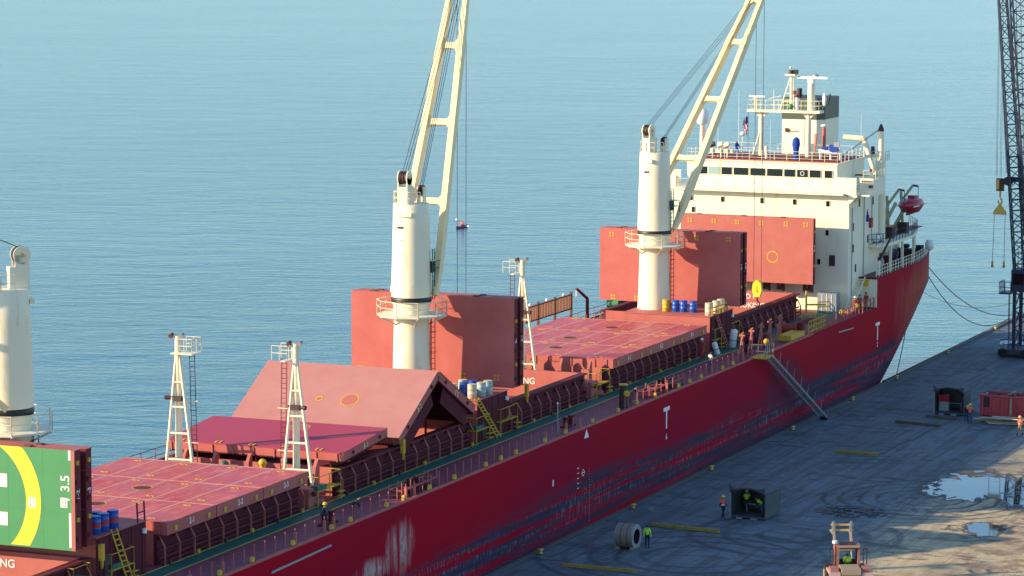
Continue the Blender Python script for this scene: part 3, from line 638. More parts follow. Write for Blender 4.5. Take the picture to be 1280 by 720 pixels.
b = MB(); b.ladder((-4.4, 287.6, 8.0), (-5.1, 286.0, 11.4), 0.5, (0.1, 1, 0), REDV, 0.045); b.build('ladder', ship)
b = MB(); b.ladder((-5.1, 176.6, 11.3), (-5.15, 176.6, 12.6), 0.9, (0, 1, 0), REDD, 0.04, 1.4); b.build('ladder', ship)
def crossdeck(y0, y1, n=8, seed=1):
    """hatch-end machinery: valves, hinge boxes, winch drums between two hatches"""
    random.seed(seed); b = MB()
    b.tube((-18, y0+0.7, 8.5), (-5.5, y0+0.7, 8.5), 0.16, 0.16, REDD, 8); b.tube((-18, y0+1.3, 8.35), (-5.5, y0+1.3, 8.35), 0.11, 0.11, BLACKGEAR, 8)
    b.tube((-18, y1-0.7, 8.8), (-5.5, y1-0.7, 8.8), 0.09, 0.09, RED, 8)
    for x in (-17, -14.6, -11.9, -9.2, -6.6):
        b.prism([(y1-1.0, 8.0), (y1-0.35, 8.0), (y1-0.3, 10.4), (y1-0.5, 10.75), (y1-0.9, 10.2)], x-0.12, x+0.12, REDV, 'x')
    b.build('hatch_end_frame', ship)
    for i in range(n):
        b = MB(); x = -17.6+i*12.2/n+random.uniform(-.3, .3); y = random.uniform(y0+1.2, y1-1.3); k = random.random()
        if k < 0.4:
            b.box(x-0.35, x+0.35, y-0.3, y+0.3, 8.0, 9.2+random.random(), random.choice((REDV, RED, BLACKGEAR))); b.tube((x, y, 9.0), (x+0.5, y, 9.9), 0.08, 0.08, REDV, 6)
        elif k < 0.75:
            b.lathe((x, y, 8.0), [(0.3, 0), (0.3, 0.9), (0.18, 1.2), (0.18, 1.5), (0.34, 1.6), (0.34, 1.9)], random.choice((REDD, RED, YEL)), 12)
        else:
            b.tube((x-0.6, y, 9.2), (x+0.6, y, 9.2), 0.45, 0.45, BLACKGEAR, 12); b.box(x-0.8, x-0.6, y-0.5, y+0.5, 8.0, 9.8, REDD); b.box(x+0.6, x+0.8, y-0.5, y+0.5, 8.0, 9.8, REDD)
        b.build('deck_machinery', ship)
crossdeck(199.9, 205.1, 13, 4); crossdeck(253.6, 258.1, 13, 9); crossdeck(224.6, 229.6, 0, 2)
b = MB(); b.tube((-9.3, 201.5, 8), (-9.3, 201.5, 10.6), 0.22, 0.22, YEL, 10); b.ball((-9.3, 201.5, 10.75), 0.3, YEL, 6); b.build('vent_post', ship)
b = MB(); b.tube((-12.3, 201.5, 8), (-12.3, 201.5, 10.3), 0.25, 0.25, GREENDK, 10); b.ball((-12.3, 201.5, 10.4), 0.33, GREENDK, 6); b.build('vent_post', ship)
for y in (200.4, 254.3): b = MB(); b.ball((-4.9, y+0.3, 9.0), 0.2, REDD, 5); b.tube((-6.3, y, 8.3), (-4.8, y+1.5, 8.3), 0.3, 0.3, REDV, 8); b.box(-6.5, -5.2, y, y+1.6, 8.0, 9.3, REDV); b.build('valve_box', ship)
# hatch hinge yellow hooks at corners
for y, z in ((170.8, 11.0), (214.9, 10.6), (238.7, 11.4)):
    b = MB(); b.box(-4.85, -4.6, y, y+0.35, z-1.0, z, YEL); b.tube((-4.72, y+0.2, z-1.5), (-4.72, y+0.2, z-1.0), 0.08, 0.15, YEL, 6); b.build('securing_hook', ship)
# lashing timbers along the far rail, far railing, provision davit
b = MB(); b.rail([(-23.7, y, 8.0) for y in (150, 180, 210, 240, 270, 296, 318)], 1.1, REDV, 2.1, 0.03, (1.0, 0.5), 0.04); b.build('far_rail', ship)
b = MB()
for i in range(4):
    y0 = 280+i*4.3; b.box(-24.05, -23.85, y0+4.1, y0+4.3, 8.0, 11.3, RUST)
    for k in range(10): b.box(-24.0, -23.88, y0+0.2+k*0.4, y0+0.42+k*0.4, 9.7, 11.0, WOOD if (k+i) % 3 else REDV)
    b.box(-24.02, -23.84, y0, y0+4.1, 9.6, 9.72, RUST); b.box(-24.02, -23.84, y0, y0+4.1, 11.0, 11.1, RUST)
    b.ball((-23.9, y0+2.0, 11.25), 0.16, PURE, 5)
b.build('stowed_gangway', ship)
b = MB(); b.tube((-22.6, 298, 8), (-22.6, 298, 10.6), 0.2, 0.17, REDD, 8); b.tube((-22.6, 298, 10.6), (-23.3, 296.8, 11.7), 0.17, 0.13, REDD, 8); b.tube((-23.3, 296.8, 11.5), (-23.3, 296.8, 10.9), 0.05, 0.05, PURE, 5); b.build('davit', ship)
b = MB(); b.box(-20.9, -19.6, 299, 300.8, 8, 9.9, GREEND); b.tube((-20.9, 299.3, 10.1), (-19.7, 299.3, 10.1), 0.5, 0.5, GREEND, 12); b.tube((-21.2, 300.2, 10.2), (-19.3, 300.2, 10.2), 0.3, 0.3, BLK, 8); b.build('mooring_winch', ship)
b = MB(); b.rail([(-21.6, 297.5, 8.0), (-21.6, 302, 8.0), (-19.3, 302, 8)], 1.2, YEL, 1.4, 0.05, (1.0,), 0.05); b.build('winch_guard', ship)

# ---- deck cranes
def deck_crane(cy, az, tip, hook=None, seed=0):
    """az: compass angle of the jib from +y towards +x"""
    c = Vector((XC, cy, 0)); D = Vector((sin(az), cos(az), 0)); L = Vector((cos(az), -sin(az), 0)); Z = Vector((0, 0, 1))
    b = MB(); b.lathe((XC, cy, 0), [(1.56, 11.3), (1.50, 12.5), (1.38, 17.0), (1.42, 17.9), (1.50, 18.35)], CREAM, 40)
    b.tube((XC+1.45, cy+0.35, 11.4), (XC+1.45, cy+0.35, 17.2), 0.035, 0.035, REDD, 5)
    cr = b.build('deck_crane', ship)
    b = MB(); b.lathe((XC, cy, 0), [(1.56, 18.352), (1.60, 18.42), (1.60, 18.75), (1.55, 18.80)], BLK, 40); b.build('slewing_ring', cr)
    b = MB(); b.lathe((XC, cy, 0), [(1.58, 18.80), (1.58, 19.6), (1.46, 24.2), (1.42, 26.1), (1.38, 26.15)], CREAM, 40)
    for k, (a, z) in enumerate(((0.35, 24.7), (2.0, 22.0))):
        q = c - D*1.45*cos(a) + L*1.45*sin(a)
    b.box(XC-0.55, XC-0.05, cy-1.5, cy-1.42, 24.25, 24.42, RUST)
    b.box(XC-0.4, XC+0.1, cy-1.49, cy-1.44, 23.3, 23.36, mat('grime', (0.45, 0.36, 0.22), 0.8))
    hs = b.build('housing', cr)
    b = MB(); q = c+L*1.35+D*0.5+Z*21.3; b.box(q.x-0.15, q.x+0.35, q.y-0.3, q.y+0.3, 20.7, 21.6, GLASS); b.box(q.x-0.2, q.x+0.4, q.y-0.35, q.y+0.35, 21.6, 21.68, CREAM); b.build('cab_window', hs)
    b = MB(); b.rail([c+L*1.9+D*0.2+Z*20.5, c+L*1.9+D*1.3+Z*20.5, c+L*1.2+D*1.3+Z*20.5], 1.1, GREENDK, 1.0, 0.03); b.ladder(c+L*1.72+D*0.4+Z*18.6, c+L*1.72+D*0.4+Z*22.6, 0.4, D, GREENDK, 0.03); b.build('cab_ladder', hs)
    # platform below the ring
    b = MB(); n = 10; pr = 2.75; pts = [c+Vector((pr*cos(2*pi*i/n+0.3), pr*sin(2*pi*i/n+0.3), 17.3)) for i in range(n)]
    b.add(pts+[p_+Z*0.12 for p_ in pts], [tuple(range(n-1, -1, -1)), tuple(range(n, 2*n))]+[(i, (i+1) % n, n+(i+1) % n, n+i) for i in range(n)], CREAM)
    b.rail([p_+Z*0.1 for p_ in pts+[pts[0]]], 1.15, CREAM, 1.2, 0.03, (1.0, 0.55), 0.04)
    for i in range(0, n, 2): b.bar(c+Vector((1.35*cos(2*pi*i/n+0.3), 1.35*sin(2*pi*i/n+0.3), 16.6)), pts[i], 0.1, 0.12, CREAM)
    b.build('platform', cr)
    b = MB(); q0 = c+Vector((1.62, 0.55, 11.4)); q1 = c+Vector((1.62, 0.55, 17.2)); b.ladder(q0, q1, 0.4, (0.3, 1, 0), REDD, 0.025, 0.4)
    for z in (12.6, 14.4, 16.0): b.bar(c+Vector((1.4, 0.5, z)), c+Vector((1.95, 0.6, z)), 0.03, 0.03, REDD)
    b.build('ladder', cr)
    # sheave tower and rear sheave
    b = MB(); tc = c-D*1.0-L*0.15
    def obox(o, a0, a1, l0, l1, z0, z1, mt):
        vs = [o+D*a+L*l+Z*z for z in (z0, z1) for a in (a0, a1) for l in (l0, l1)]
        b.add(vs, [(0, 2, 3, 1), (4, 5, 7, 6), (0, 1, 5, 4), (2, 6, 7, 3), (0, 4, 6, 2), (1, 3, 7, 5)], mt)
    obox(tc, -0.35, 0.9, -0.42, 0.42, 26.0, 27.5, CREAM)
    for l in (-0.42, 0.34): obox(tc, -0.35, 0.55, l, l+0.08, 27.5, 28.2, CREAM); q = tc+L*l+D*0.1+Z*28.2; b.tube(q, q+L*0.08, 0.56, 0.56, CREAM, 20); b.tube(q-L*0.05, q+L*0.13, 0.14, 0.14, GOLD, 10)
    b.build('sheave_tower', hs)
    b = MB()
    for l in (-0.22, 0.0, 0.22):
        q = tc+L*l+D*0.1+Z*28.2; b = MB(); b.tube(q-L*0.07, q+L*0.07, 0.5, 0.5, BLACKGEAR, 18); b.build('sheave', hs)
    q2 = c+D*0.75+L*0.55
    for l in (-0.1, 0.12):
        q = q2+L*l+Z*27.1; b = MB(); b.tube(q-L*0.06, q+L*0.06, 0.42, 0.42, BLACKGEAR, 18); b.build('sheave', hs)
    b = MB(); obox(q2, -0.3, 0.3, -0.28, -0.2, 26.1, 27.4, CREAM); obox(q2, -0.3, 0.3, 0.2, 0.28, 26.1, 27.4, CREAM)
    rim = [c+Vector((1.4*cos(a), 1.4*sin(a), 26.1)) for a in [2*pi*i/10 for i in range(11)]]
    b.rail(rim[4:10], 1.0, CREAM, 1.0, 0.025)
    obox(c, -1.6, -1.3, -0.7, 0.7, 25.2, 25.5, CREAM)
    b.build('top_rail', hs)
    # jib: two box legs converging to the head
    tip = Vector(tip); feet = [c+L*s*1.85+D*0.55+Z*18.9 for s in (-1, 1)]
    ax = (tip-(feet[0]+feet[1])/2).normalized(); heads = [tip+L*s*0.62 for s in (-1, 1)]
    nrm = ax.cross(L).normalized()
    b = MB()
    for f, h in zip(feet, heads):
        m1 = f.lerp(h, 0.30)
        def ring4(p_, w, hh): return [p_+L*sx*w/2+nrm*sy*hh/2 for sx, sy in ((-1, -1), (1, -1), (1, 1), (-1, 1))]
        secs = [ring4(f, 0.36, 0.42), ring4(f.lerp(h, 0.1), 0.50, 0.74), ring4(f.lerp(h, 0.75), 0.50, 0.70), ring4(h, 0.36, 0.46)]
        vs = [v for s_ in secs for v in s_]
        b.add(vs, [(k*4+i, k*4+(i+1) % 4, (k+1)*4+(i+1) % 4, (k+1)*4+i) for k in range(3) for i in range(4)]+[(3, 2, 1, 0), (12, 13, 14, 15)], CREAMJ)
    for k in (0.285, 0.53, 0.77, 0.95):
        a_, e_ = feet[0].lerp(heads[0], k), feet[1].lerp(heads[1], k)
        b.bar(a_, e_, 0.5, 0.3, CREAMJ, nrm)
        for s_, (u_, v_) in enumerate(((a_, e_), (e_, a_))):
            dv = (v_-u_).normalized(); g = [u_+ax*1.0, u_+dv*0.8, u_-ax*0.8]
            vs = [p_+nrm*t_ for t_ in (-0.12, 0.12) for p_ in g]
            b.add(vs, [(0, 1, 2), (5, 4, 3), (0, 3, 4, 1), (1, 4, 5, 2), (2, 5, 3, 0)], CREAMJ)
    jb = b.build('jib', cr)
    b = MB()
    for l in (-0.3, 0, 0.3): b.tube(tip+L*l-L*0.05, tip+L*l+L*0.05, 0.5, 0.5, BLACKGEAR, 16)
    for k in (0.5, 0.7, 0.85): q = feet[1].lerp(heads[1], k)+nrm*0.4; b.box(q.x-0.12, q.x+0.12, q.y-0.12, q.y+0.12, q.z-0.15, q.z+0.12, GALV)
    b.build('jib_head', jb)
    b = MB()
    for l in (-0.22, 0.0, 0.22): b = MB(); b.tube(tc+L*l+D*0.2+Z*28.66, tip+L*l*1.6, 0.026, 0.026, WIRE, 4, False); b.build('luffing_wire', cr)
    for l in (-0.1, 0.02, 0.14): b = MB(); b.tube(q2+L*l+Z*27.5, tip+L*l*2-Z*0.4, 0.026, 0.026, WIRE, 4, False); b.build('luffing_wire', cr)
    if hook:
        hz, g = hook; b = MB()
        for l in (-g/2, g/2): b = MB(); b.tube(tip+L*l, Vector((tip.x, tip.y, hz+1.1))+L*l*0.95, 0.026, 0.026, WIRE, 4, False); b.build('hoist_wire', cr)
        h = Vector((tip.x, tip.y, hz)); b = MB()
        b.prism([(h.x-0.28, h.z-0.5), (h.x+0.28, h.z-0.5), (h.x+0.5, h.z+0.1), (h.x+0.4, h.z+0.85), (h.x+0.12, h.z+1.15), (h.x-0.12, h.z+1.15), (h.x-0.4, h.z+0.85), (h.x-0.5, h.z+0.1)], h.y-0.22, h.y+0.22, YELL)
        b.box(h.x-0.05, h.x+0.05, h.y-0.24, h.y+0.24, h.z-0.1, h.z+0.6, GOLD); b.tube((h.x, h.y-0.26, h.z+0.1), (h.x, h.y+0.26, h.z+0.1), 0.12, 0.12, GOLD, 8)
        b.tube((h.x, h.y, h.z-0.5), (h.x, h.y, h.z-0.95), 0.09, 0.09, REDD, 6)
        pr_ = [Vector((h.x+0.25*cos(t_), h.y, h.z-1.2+0.25*sin(t_))) for t_ in [R(90-30*i) for i in range(9)]]
        for p_, q_ in zip(pr_, pr_[1:]): b.tube(p_, q_, 0.08, 0.08, REDD, 6, False)
        b.build('hook_block', cr)
    return cr
deck_crane(172.4, R(225), (-30, 154, 40))
deck_crane(232.7, R(0), (-12.4, 243.5, 43.8), (9.6, 0.8))
deck_crane(288.1, R(13), (-7.2, 304.5, 41.0), (11.3, 0.9))

# ---- light masts
def mast(x, y, top=19.0, ladder_side=1, lean=1):
    c = Vector((x, y, 0)); Z = Vector((0, 0, 1)); b = MB()
    b.tube(c+Z*8, c+Z*top, 0.26, 0.22, CREAM, 12)
    legs = [(c+Vector((lean*1.75, -0.75, 8.0)), c+Vector((lean*0.12, -0.05, top-1.3))), (c+Vector((lean*-0.75, -0.9, 8.0)), c+Vector((lean*-0.1, -0.1, top-1.3)))]
    for f, h in legs: b.tube(f, h, 0.13, 0.10, CREAM, 8)
    for k in (0.05, 0.24, 0.43, 0.62, 0.8):
        p0 = legs[0][0].lerp(legs[0][1], k); p1 = legs[1][0].lerp(legs[1][1], k); b.tube(p0, p1, 0.09, 0.09, CREAM, 6); b.tube(p1, Vector((x, y, p1.z)), 0.07, 0.07, CREAM, 6)
    ms = b.build('light_mast', ship)
    b = MB(); s = ladder_side
    b.prism([(x-0.5+s*0.3, y-0.8), (x+0.5+s*1.0, y-0.8), (x+0.5+s*1.0, y+0.7), (x-0.5+s*0.3, y+0.7)], top-1.2, top-1.12, CREAM, 'z')
    x0, x1 = sorted((x+s*0.3, x+s*1.5)); b.rail([(x0, y-0.75, top-1.1), (x1, y-0.75, top-1.1), (x1, y+0.7, top-1.1), (x0, y+0.7, top-1.1)], 1.0, CREAM, 0.7, 0.025, (1.0, 0.5), 0.03)
    b.build('platform', ms)
    b = MB()
    for dx, dz in ((-0.45, 0.1), (0.4, 0.15)):
        b = MB(); b.tube((x, y, top-0.2), (x+dx, y-0.1, top+dz), 0.07, 0.07, CREAM, 6); b.tube((x+dx, y+0.05, top+dz), (x+dx, y-0.3, top+dz-0.12), 0.14, 0.18, RUST if dx < 0 else GALV, 8); b.build('floodlight', ms)
    b = MB(); b.tube((x-s*0.9, y-0.35, top-4.4), (x-s*0.1, y-0.2, top-4.4), 0.16, 0.14, BLACKGEAR, 8); b.box(x-0.45, x+0.45, y-0.45, y-0.2, top-4.6, top-4.25, BLACKGEAR); b.build('speaker_horn', ms)
    b = MB(); b.ladder((x+s*1.2, y+0.2, 8.2), (x+s*1.0, y+0.2, top-1.1), 0.36, (0.9, 0.4, 0), REDD if s < 0 else BLK, 0.022, 0.35)
    for z in (11.5, 14.5): b.tube((x, y, z), (x+s*1.5, y+0.1, z), 0.03, 0.03, CREAM, 5)
    b.build('ladder', ms)
mast(-16.7, 203.0, 19.1, 1, 1); mast(-7.2, 202.6, 19.1, -1, 1); mast(-12.25, 256.2, 19.2, -1, 1)

# ---- superstructure
b = MB()
b.box(-22.0, -2.0, 318.0, 328.6, 8.0, 19.95, WHITE)
b.box(-21.0, -3.0, 328.6, 336, 11.1, 17.0, WHITE)
b.box(-20.4, -2.35, 316.9, 318.0, 19.9, 20.05, WHITE)
sup = b.build('superstructure', ship)
b = MB(); b.box(-19.6, -3.5, 318.6, 328.3, 19.95, 22.9, WHITE); b.prism([(-19.75, 318.45), (-3.35, 318.45), (-3.35, 328.6), (-19.75, 328.6)], 22.9, 23.0, WHITE, 'z')
wheel = b.build('wheelhouse', sup)
b = MB(); b.box(-19.3, -3.6, 318.8, 328.3, 23.0, 23.03, REDD); b.box(-19.5, -3.4, 318.5, 318.62, 23.0, 23.12, RED); b.build('roof_deck', sup)
wx = [(335, 357), (360, 382), (388, 435), (447, 493), (502, 567), (577, 643), (652, 720), (729, 777), (786, 833), (842, 890), (908, 940)]
for i, (a, e) in enumerate(wx):
    xa, xe = [(-18.62+((780+q/3.6)-876)/11.58)+0.35 for q in (a, e)]
    f = MB(); f.box(xa-0.07, xe+0.07, 318.52, 318.597, 21.42, 22.32, CREAM); f.box(xa, xe, 318.49, 318.517, 21.5, 22.24, GLASS if i not in (2,) else mat('pale window', (0.3, 0.42, 0.4), 0.1))
    if i == 8: ring(f, ((xa+xe)/2, 318.48, 21.87), 0.22, 0.05, PURE, 'y')
    f.build('window', wheel)
for x, z in ((865.3, 247), (905, 249), (954.4, 250.5), (995, 252), (1036, 254), (1035.8, 290), (868, 262), (1026, 326)):
    X_ = -19.45+(x-857.5)/11.62-0.15; Z_ = 23.12-(z-197-(x-857.5)*0.0345)/12.15
    f = MB(); f.box(X_-0.22, X_+0.22, 317.95, 317.997, Z_-0.34, Z_+0.34, CREAM); f.box(X_-0.16, X_+0.16, 317.92, 317.948, Z_-0.27, Z_+0.27, GLASS); f.build('window', sup)
f = MB(); f.box(-4.0, -3.4, 317.9, 317.99, 12.6, 13.7, BLACKGEAR); f.build('window', sup)
for y, z in ((319.5, 16.5), (319.6, 14.3), (321.6, 18.8), (324.6, 17.2), (324.8, 14.8), (326.5, 18.6), (320.5, 12.2)):
    f = MB(); f.box(-1.997, -1.95, y-0.2, y+0.2, z-0.4, z+0.4, GLASS); f.build('window', sup)
b = MB()                                   # ledge rail, ribs and fold-down plates below the bridge windows
b.rail([(-20.0, 316.98, 20.05), (-2.4, 316.98, 20.05)], 1.0, WHITE, 1.9, 0.02, (1.0,), 0.03)
for i in range(9): x = -19+i*2.0; b.bar((x, 317.05, 20.1), (x+0.35, 318.5, 20.9), 0.05, 0.05, WHITE)
b.build('bridge_ledge_rail', sup)
for sx in (1, -1):                         # bridge wings
    def X(v): return XC+sx*(v-XC)
    b = MB()
    def bx(x0, x1, *a): b.box(min(X(x0), X(x1)), max(X(x0), X(x1)), *a)
    bx(-3.4, -1.2, 317.75, 317.98, 19.9, 21.65, WHITE); bx(-3.4, 0.1, 318.1, 323.4, 19.8, 19.94, WHITE)
    bx(-1.2, 0.2, 319.0, 319.15, 19.75, 21.45, WHITE); bx(0.05, 0.2, 319.15, 323.4, 19.75, 21.4, WHITE); bx(-2.0, 0.05, 323.3, 323.4, 19.95, 21.4, WHITE)
    b.prism([(X(-2.0), 18.9), (X(-1.1), 19.75), (X(-1.1), 19.9), (X(-2.0), 19.9)], 317.76, 318.05, WHITE, 'y')
    b.prism([(X(-2.0), 18.9), (X(-1.0), 19.8), (X(-2.0), 19.8)], 319.3, 319.5, WHITE, 'y')
    bx(-1.25, 0.2, 318.98, 319.2, 21.45, 21.55, CREAM)
    for k in range(6): bx(-1.0+k*0.2, -0.92+k*0.2, 318.94, 318.99, 21.15, 21.35, RUST)
    w_ = b.build('bridge_wing', sup)
    b = MB(); b.rail([(X(-0.9), 319.2, 21.45), (X(0.1), 319.2, 21.45), (X(0.1), 323.3, 21.4)], 0.9, CREAM, 1.0, 0.025); b.build('wing_rail', w_)
    b = MB(); q = X(-0.1); b.ball((q, 319.1, 22.4), 0.18, BOATRED, 5); b.tube((q, 319.1, 21.5), (q, 319.1, 22.3), 0.05, 0.05, GALV, 5); b.box(q-0.1, q+0.35, 318.7, 318.9, 20.6, 20.9, BLACKGEAR); b.build('wing_lamp', w_)
b = MB(); b.rail([(-19.6, 325.0, 23.0), (-19.6, 318.7, 23.0), (-3.5, 318.7, 23.0), (-3.5, 328, 23.0)], 1.05, WHITE, 1.35, 0.022, (1.0, 0.66, 0.33), 0.035); b.rail([(-19.6, 328.2, 23), (-3.5, 328.2, 23)], 1.05, WHITE, 1.4, 0.022, (1.0, 0.5), 0.03); b.build('roof_rail', sup)
for z in (11.0, 14.1, 17.1):
    b = MB(); b.box(-21.9, -2.05, 317.985, 317.999, z-0.04, z+0.04, WHITE); b.box(-1.999, -1.985, 318.05, 328.5, z-0.04, z+0.04, WHITE); b.build('deck_edge_trim', sup)
for y, z0, z1 in ((319.0, 8.2, 18.5), (323.2, 11.2, 19.6), (326.0, 14.4, 19.4)):
    b = MB(); b.tube((-1.92, y, z0), (-1.92, y, z1), 0.045, 0.045, GALV, 6); b.build('pipe', sup)
b = MB(); b.box(-1.99, -1.75, 325.2, 325.9, 15.9, 16.9, BOATRED); b.build('fire_box', sup)
b = MB(); b.box(-1.99, -1.8, 324.2, 324.6, 16.6, 17.3, COVBLUE); b.tube((-1.9, 324.4, 17.3), (-1.9, 324.4, 17.9), 0.04, 0.04, BLK, 5); b.build('telephone_box', sup)
for x, w_, h_ in ((-10.6, 1.1, 1.3), (-8.8, 0.6, 0.8), (-5.9, 0.9, 1.0), (-13.2, 0.8, 1.0)):
    b = MB(); b.box(x-w_/2, x+w_/2, 316.6, 317.4, 9.9, 10.4+h_, BLACKGEAR); b.tube((x, 316.5, 10.4), (x+0.3, 316.5, 11.2), 0.06, 0.06, REDV, 6); b.build('deck_machinery', ship)
# funnel
b = MB(); b.prism([(-13.5, 331.3), (-9.7, 331.3), (-9.0, 332.1), (-9.0, 337), (-13.5, 337)], 17, 26.45, WHITE, 'z')
fn = b.build('funnel', sup)
b = MB(); b.prism([(-13.52, 331.28), (-9.69, 331.28), (-8.98, 332.09), (-8.98, 337.02), (-13.52, 337.02)], 26.45, 28.7, FUN, 'z'); b.prism([(-13.3, 331.5), (-9.8, 331.5), (-9.2, 332.2), (-9.2, 336.8), (-13.3, 336.8)], 28.7, 28.72, BLK, 'z'); b.build('funnel_top', fn)
b = MB()
for dx, dy in ((-1, 1.5), (0.3, 1.5), (-0.3, 3)): b = MB(); b.tube((-11.3+dx, 332+dy, 28.7), (-11.3+dx, 332+dy, 29.6), 0.28, 0.28, BLACKGEAR, 10); b.build('exhaust_pipe', fn)
b = MB(); b.ladder((-10.9, 331.2, 23.6), (-10.9, 331.2, 26.4), 0.4, (1, 0, 0), WHITE, 0.03); b.tube((-13.0, 331.2, 25.2), (-11.6, 331.2, 25.2), 0.03, 0.03, BLACKGEAR, 5); b.box(-13.1, -12.8, 331.1, 331.28, 25.1, 25.5, REDD); b.build('ladder', fn)
# radar mast
b = MB()
for x in (-13.75, -8.6): b.tube((x, 325, 23.0), (x, 325, 27.6), 0.30, 0.26, CREAM, 12); b.bar((x, 324.9, 27.0), (x+0.9, 324.9, 27.7), 0.12, 0.2, CREAM); b.bar((x, 324.9, 27.0), (x-0.7, 324.9, 27.7), 0.12, 0.2, CREAM)
b.bar((-13.75, 324.9, 23.1), (-14.6, 324.3, 23.1), 0.1, 0.1, CREAM); b.tube((-14.5, 324.5, 23.0), (-13.8, 324.8, 25.6), 0.08, 0.08, CREAM, 6)
b.box(-15.1, -7.2, 324.3, 325.8, 27.6, 27.85, CREAM)
rm = b.build('radar_mast', sup)
b = MB(); b.rail([(-15.0, 324.4, 27.85), (-7.3, 324.4, 27.85), (-7.3, 325.7, 27.85), (-15.0, 325.7, 27.85), (-15.0, 324.4, 27.85)], 1.0, CREAM, 1.0, 0.025, (1, 0.5), 0.03); b.tube((-12.4, 325, 27.85), (-12.4, 325, 29.9), 0.04, 0.03, CREAM, 5); b.tube((-12.9, 324.9, 29.0), (-11.6, 324.9, 29.3), 0.03, 0.03, CREAM, 5); b.build('platform_rail', rm)
b = MB()
b.tube((-10.5, 325, 27.85), (-10.5, 325, 31.8), 0.17, 0.13, CREAM, 8); b.tube((-11.7, 325, 27.85), (-10.6, 325, 31.3), 0.07, 0.06, CREAM, 6); b.tube((-10.2, 325, 27.85), (-10.3, 325, 31.2), 0.07, 0.07, CREAM, 6)
for k in (0.25, 0.5, 0.75): b.tube((-11.7+1.1*k, 325, 27.85+3.45*k), (-10.4, 325, 27.85+3.45*k), 0.05, 0.05, CREAM, 5)
b.box(-11.1, -10.0, 324.6, 325.4, 31.45, 31.6, CREAM); b.build('signal_pole', rm)
b = MB(); b.tube((-10.5, 324.9, 31.65), (-10.5, 324.9, 32.0), 0.32, 0.25, BLACKGEAR, 10); b.box(-10.2, -9.75, 324.6, 325.0, 31.6, 32.05, BLK); b.ball((-10.6, 325, 32.25), 0.15, PURE, 5); b.box(-10.2, -9.9, 324.7, 324.9, 29.5, 29.9, REDD); b.build('navigation_light', rm)
b = MB(); b.tube((-8.4, 325.2, 27.85), (-8.4, 325.2, 30.8), 0.42, 0.36, CREAM, 12); b.box(-8.7, -8.1, 324.8, 325.5, 30.7, 31.15, PURE)
b.box(-9.9, -6.6, 324.95, 325.15, 31.15, 31.38, PURE); b.ball((-8.1, 325.6, 31.4), 0.3, GALV, 6, (1.3, 1, 0.8)); b.build('radar_scanner', rm)
b = MB(); b.tube((-14.3, 325, 27.85), (-14.3, 325, 29.1), 0.2, 0.26, CREAM, 10); b.box(-15.1, -13.4, 324.95, 325.12, 29.1, 29.28, PURE); b.build('radar_scanner', rm)
b = MB(); b.ball((-7.0, 325.3, 29.0), 0.42, PURE, 7, (0.55, 0.4, 1.7)); b.tube((-6.6, 325.2, 28.4), (-6.3, 325, 29.6), 0.06, 0.1, BLK, 6); b.build('satellite_aerial', rm)
b = MB(); b.tube((-9.7, 324.5, 27.85), (-9.7, 324.5, 29.2), 0.2, 0.2, PURE, 8); b.ball((-9.7, 324.5, 29.35), 0.2, REDD, 5); b.build('signal_lamp', rm)
b = MB(); b.ball((-10.3, 324.3, 28.25), 0.3, GREEND, 6); b.build('bell', rm)
# roof things
b = MB(); b.tube((-19.9, 324, 23.0), (-19.9, 324, 26.2), 0.28, 0.22, CREAM, 10); b.ladder((-19.4, 323.8, 23.2), (-19.5, 323.8, 26), 0.3, (1, 0, 0), REDV, 0.03)
dm = b.build('dome_post', sup)
b = MB(); b.lathe((-19.9, 324, 26.2), [(0.45, 0), (0.66, 0.35), (0.72, 0.8), (0.66, 1.2), (0.45, 1.5), (0.15, 1.66)], PURE, 18); b.build('satellite_dome', dm)
for x, y, h, r in ((-15.2, 322, 7.0, 0.03), (-17.1, 321, 3.5, 0.03), (-18.4, 321, 3.4, 0.03), (-10.9, 319.4, 4.2, 0.025), (-9.9, 323, 2.8, 0.03), (-5.6, 334, 4.0, 0.03)):
    b = MB(); b.tube((x, y, 23.0), (x, y, 23+h), r, r*0.5, PURE, 5); b.build('whip_antenna', sup)
b = MB(); b.tube((-14.2, 320.3, 23), (-14.2, 320.3, 25.3), 0.05, 0.05, CREAM, 5); b.ball((-14.2, 320.3, 25.6), 0.3, PURE, 6, (1, 1, 0.8)); b.build('satellite_dome', sup)
b = MB()
for x in (-17.5, -16.6, -15.9): b.tube((x, 320.5, 23), (x, 320.5, 24.5), 0.08, 0.08, CREAM, 6); b.tube((x-0.2, 320.2, 24.3), (x+0.3, 320.2, 24.5), 0.26, 0.26, BLACKGEAR if x < -17 else CREAM, 8)
b.box(-17.8, -15.4, 320.6, 321.2, 23.5, 23.9, CREAM); b.build('searchlight', sup)
for x, y in ((-12.0, 321.5), (-9.0, 322.0)): b = MB(); b.tube((x, y, 23.0), (x, y, 24.3), 0.16, 0.2, CREAM, 8); b.build('vent_pipe', sup)
b = MB(); b.lathe((-8.7, 321.2, 23), [(0.28, 0), (0.3, 0.9), (0.34, 1.2), (0.42, 1.6), (0.36, 2.1), (0.12, 2.35)], COVBLUE, 14); b.build('covered_compass', sup)
b = MB(); b.tube((-6.6, 324, 23), (-6.6, 324, 26.2), 0.22, 0.2, REDV, 8); b.ball((-6.6, 324, 26.4), 0.28, PURE, 6, (1.3, 1.3, 0.6)); b.tube((-7.4, 323.3, 23), (-7.2, 323.3, 25.6), 0.05, 0.2, REDV, 3); b.build('fire_monitor', sup)
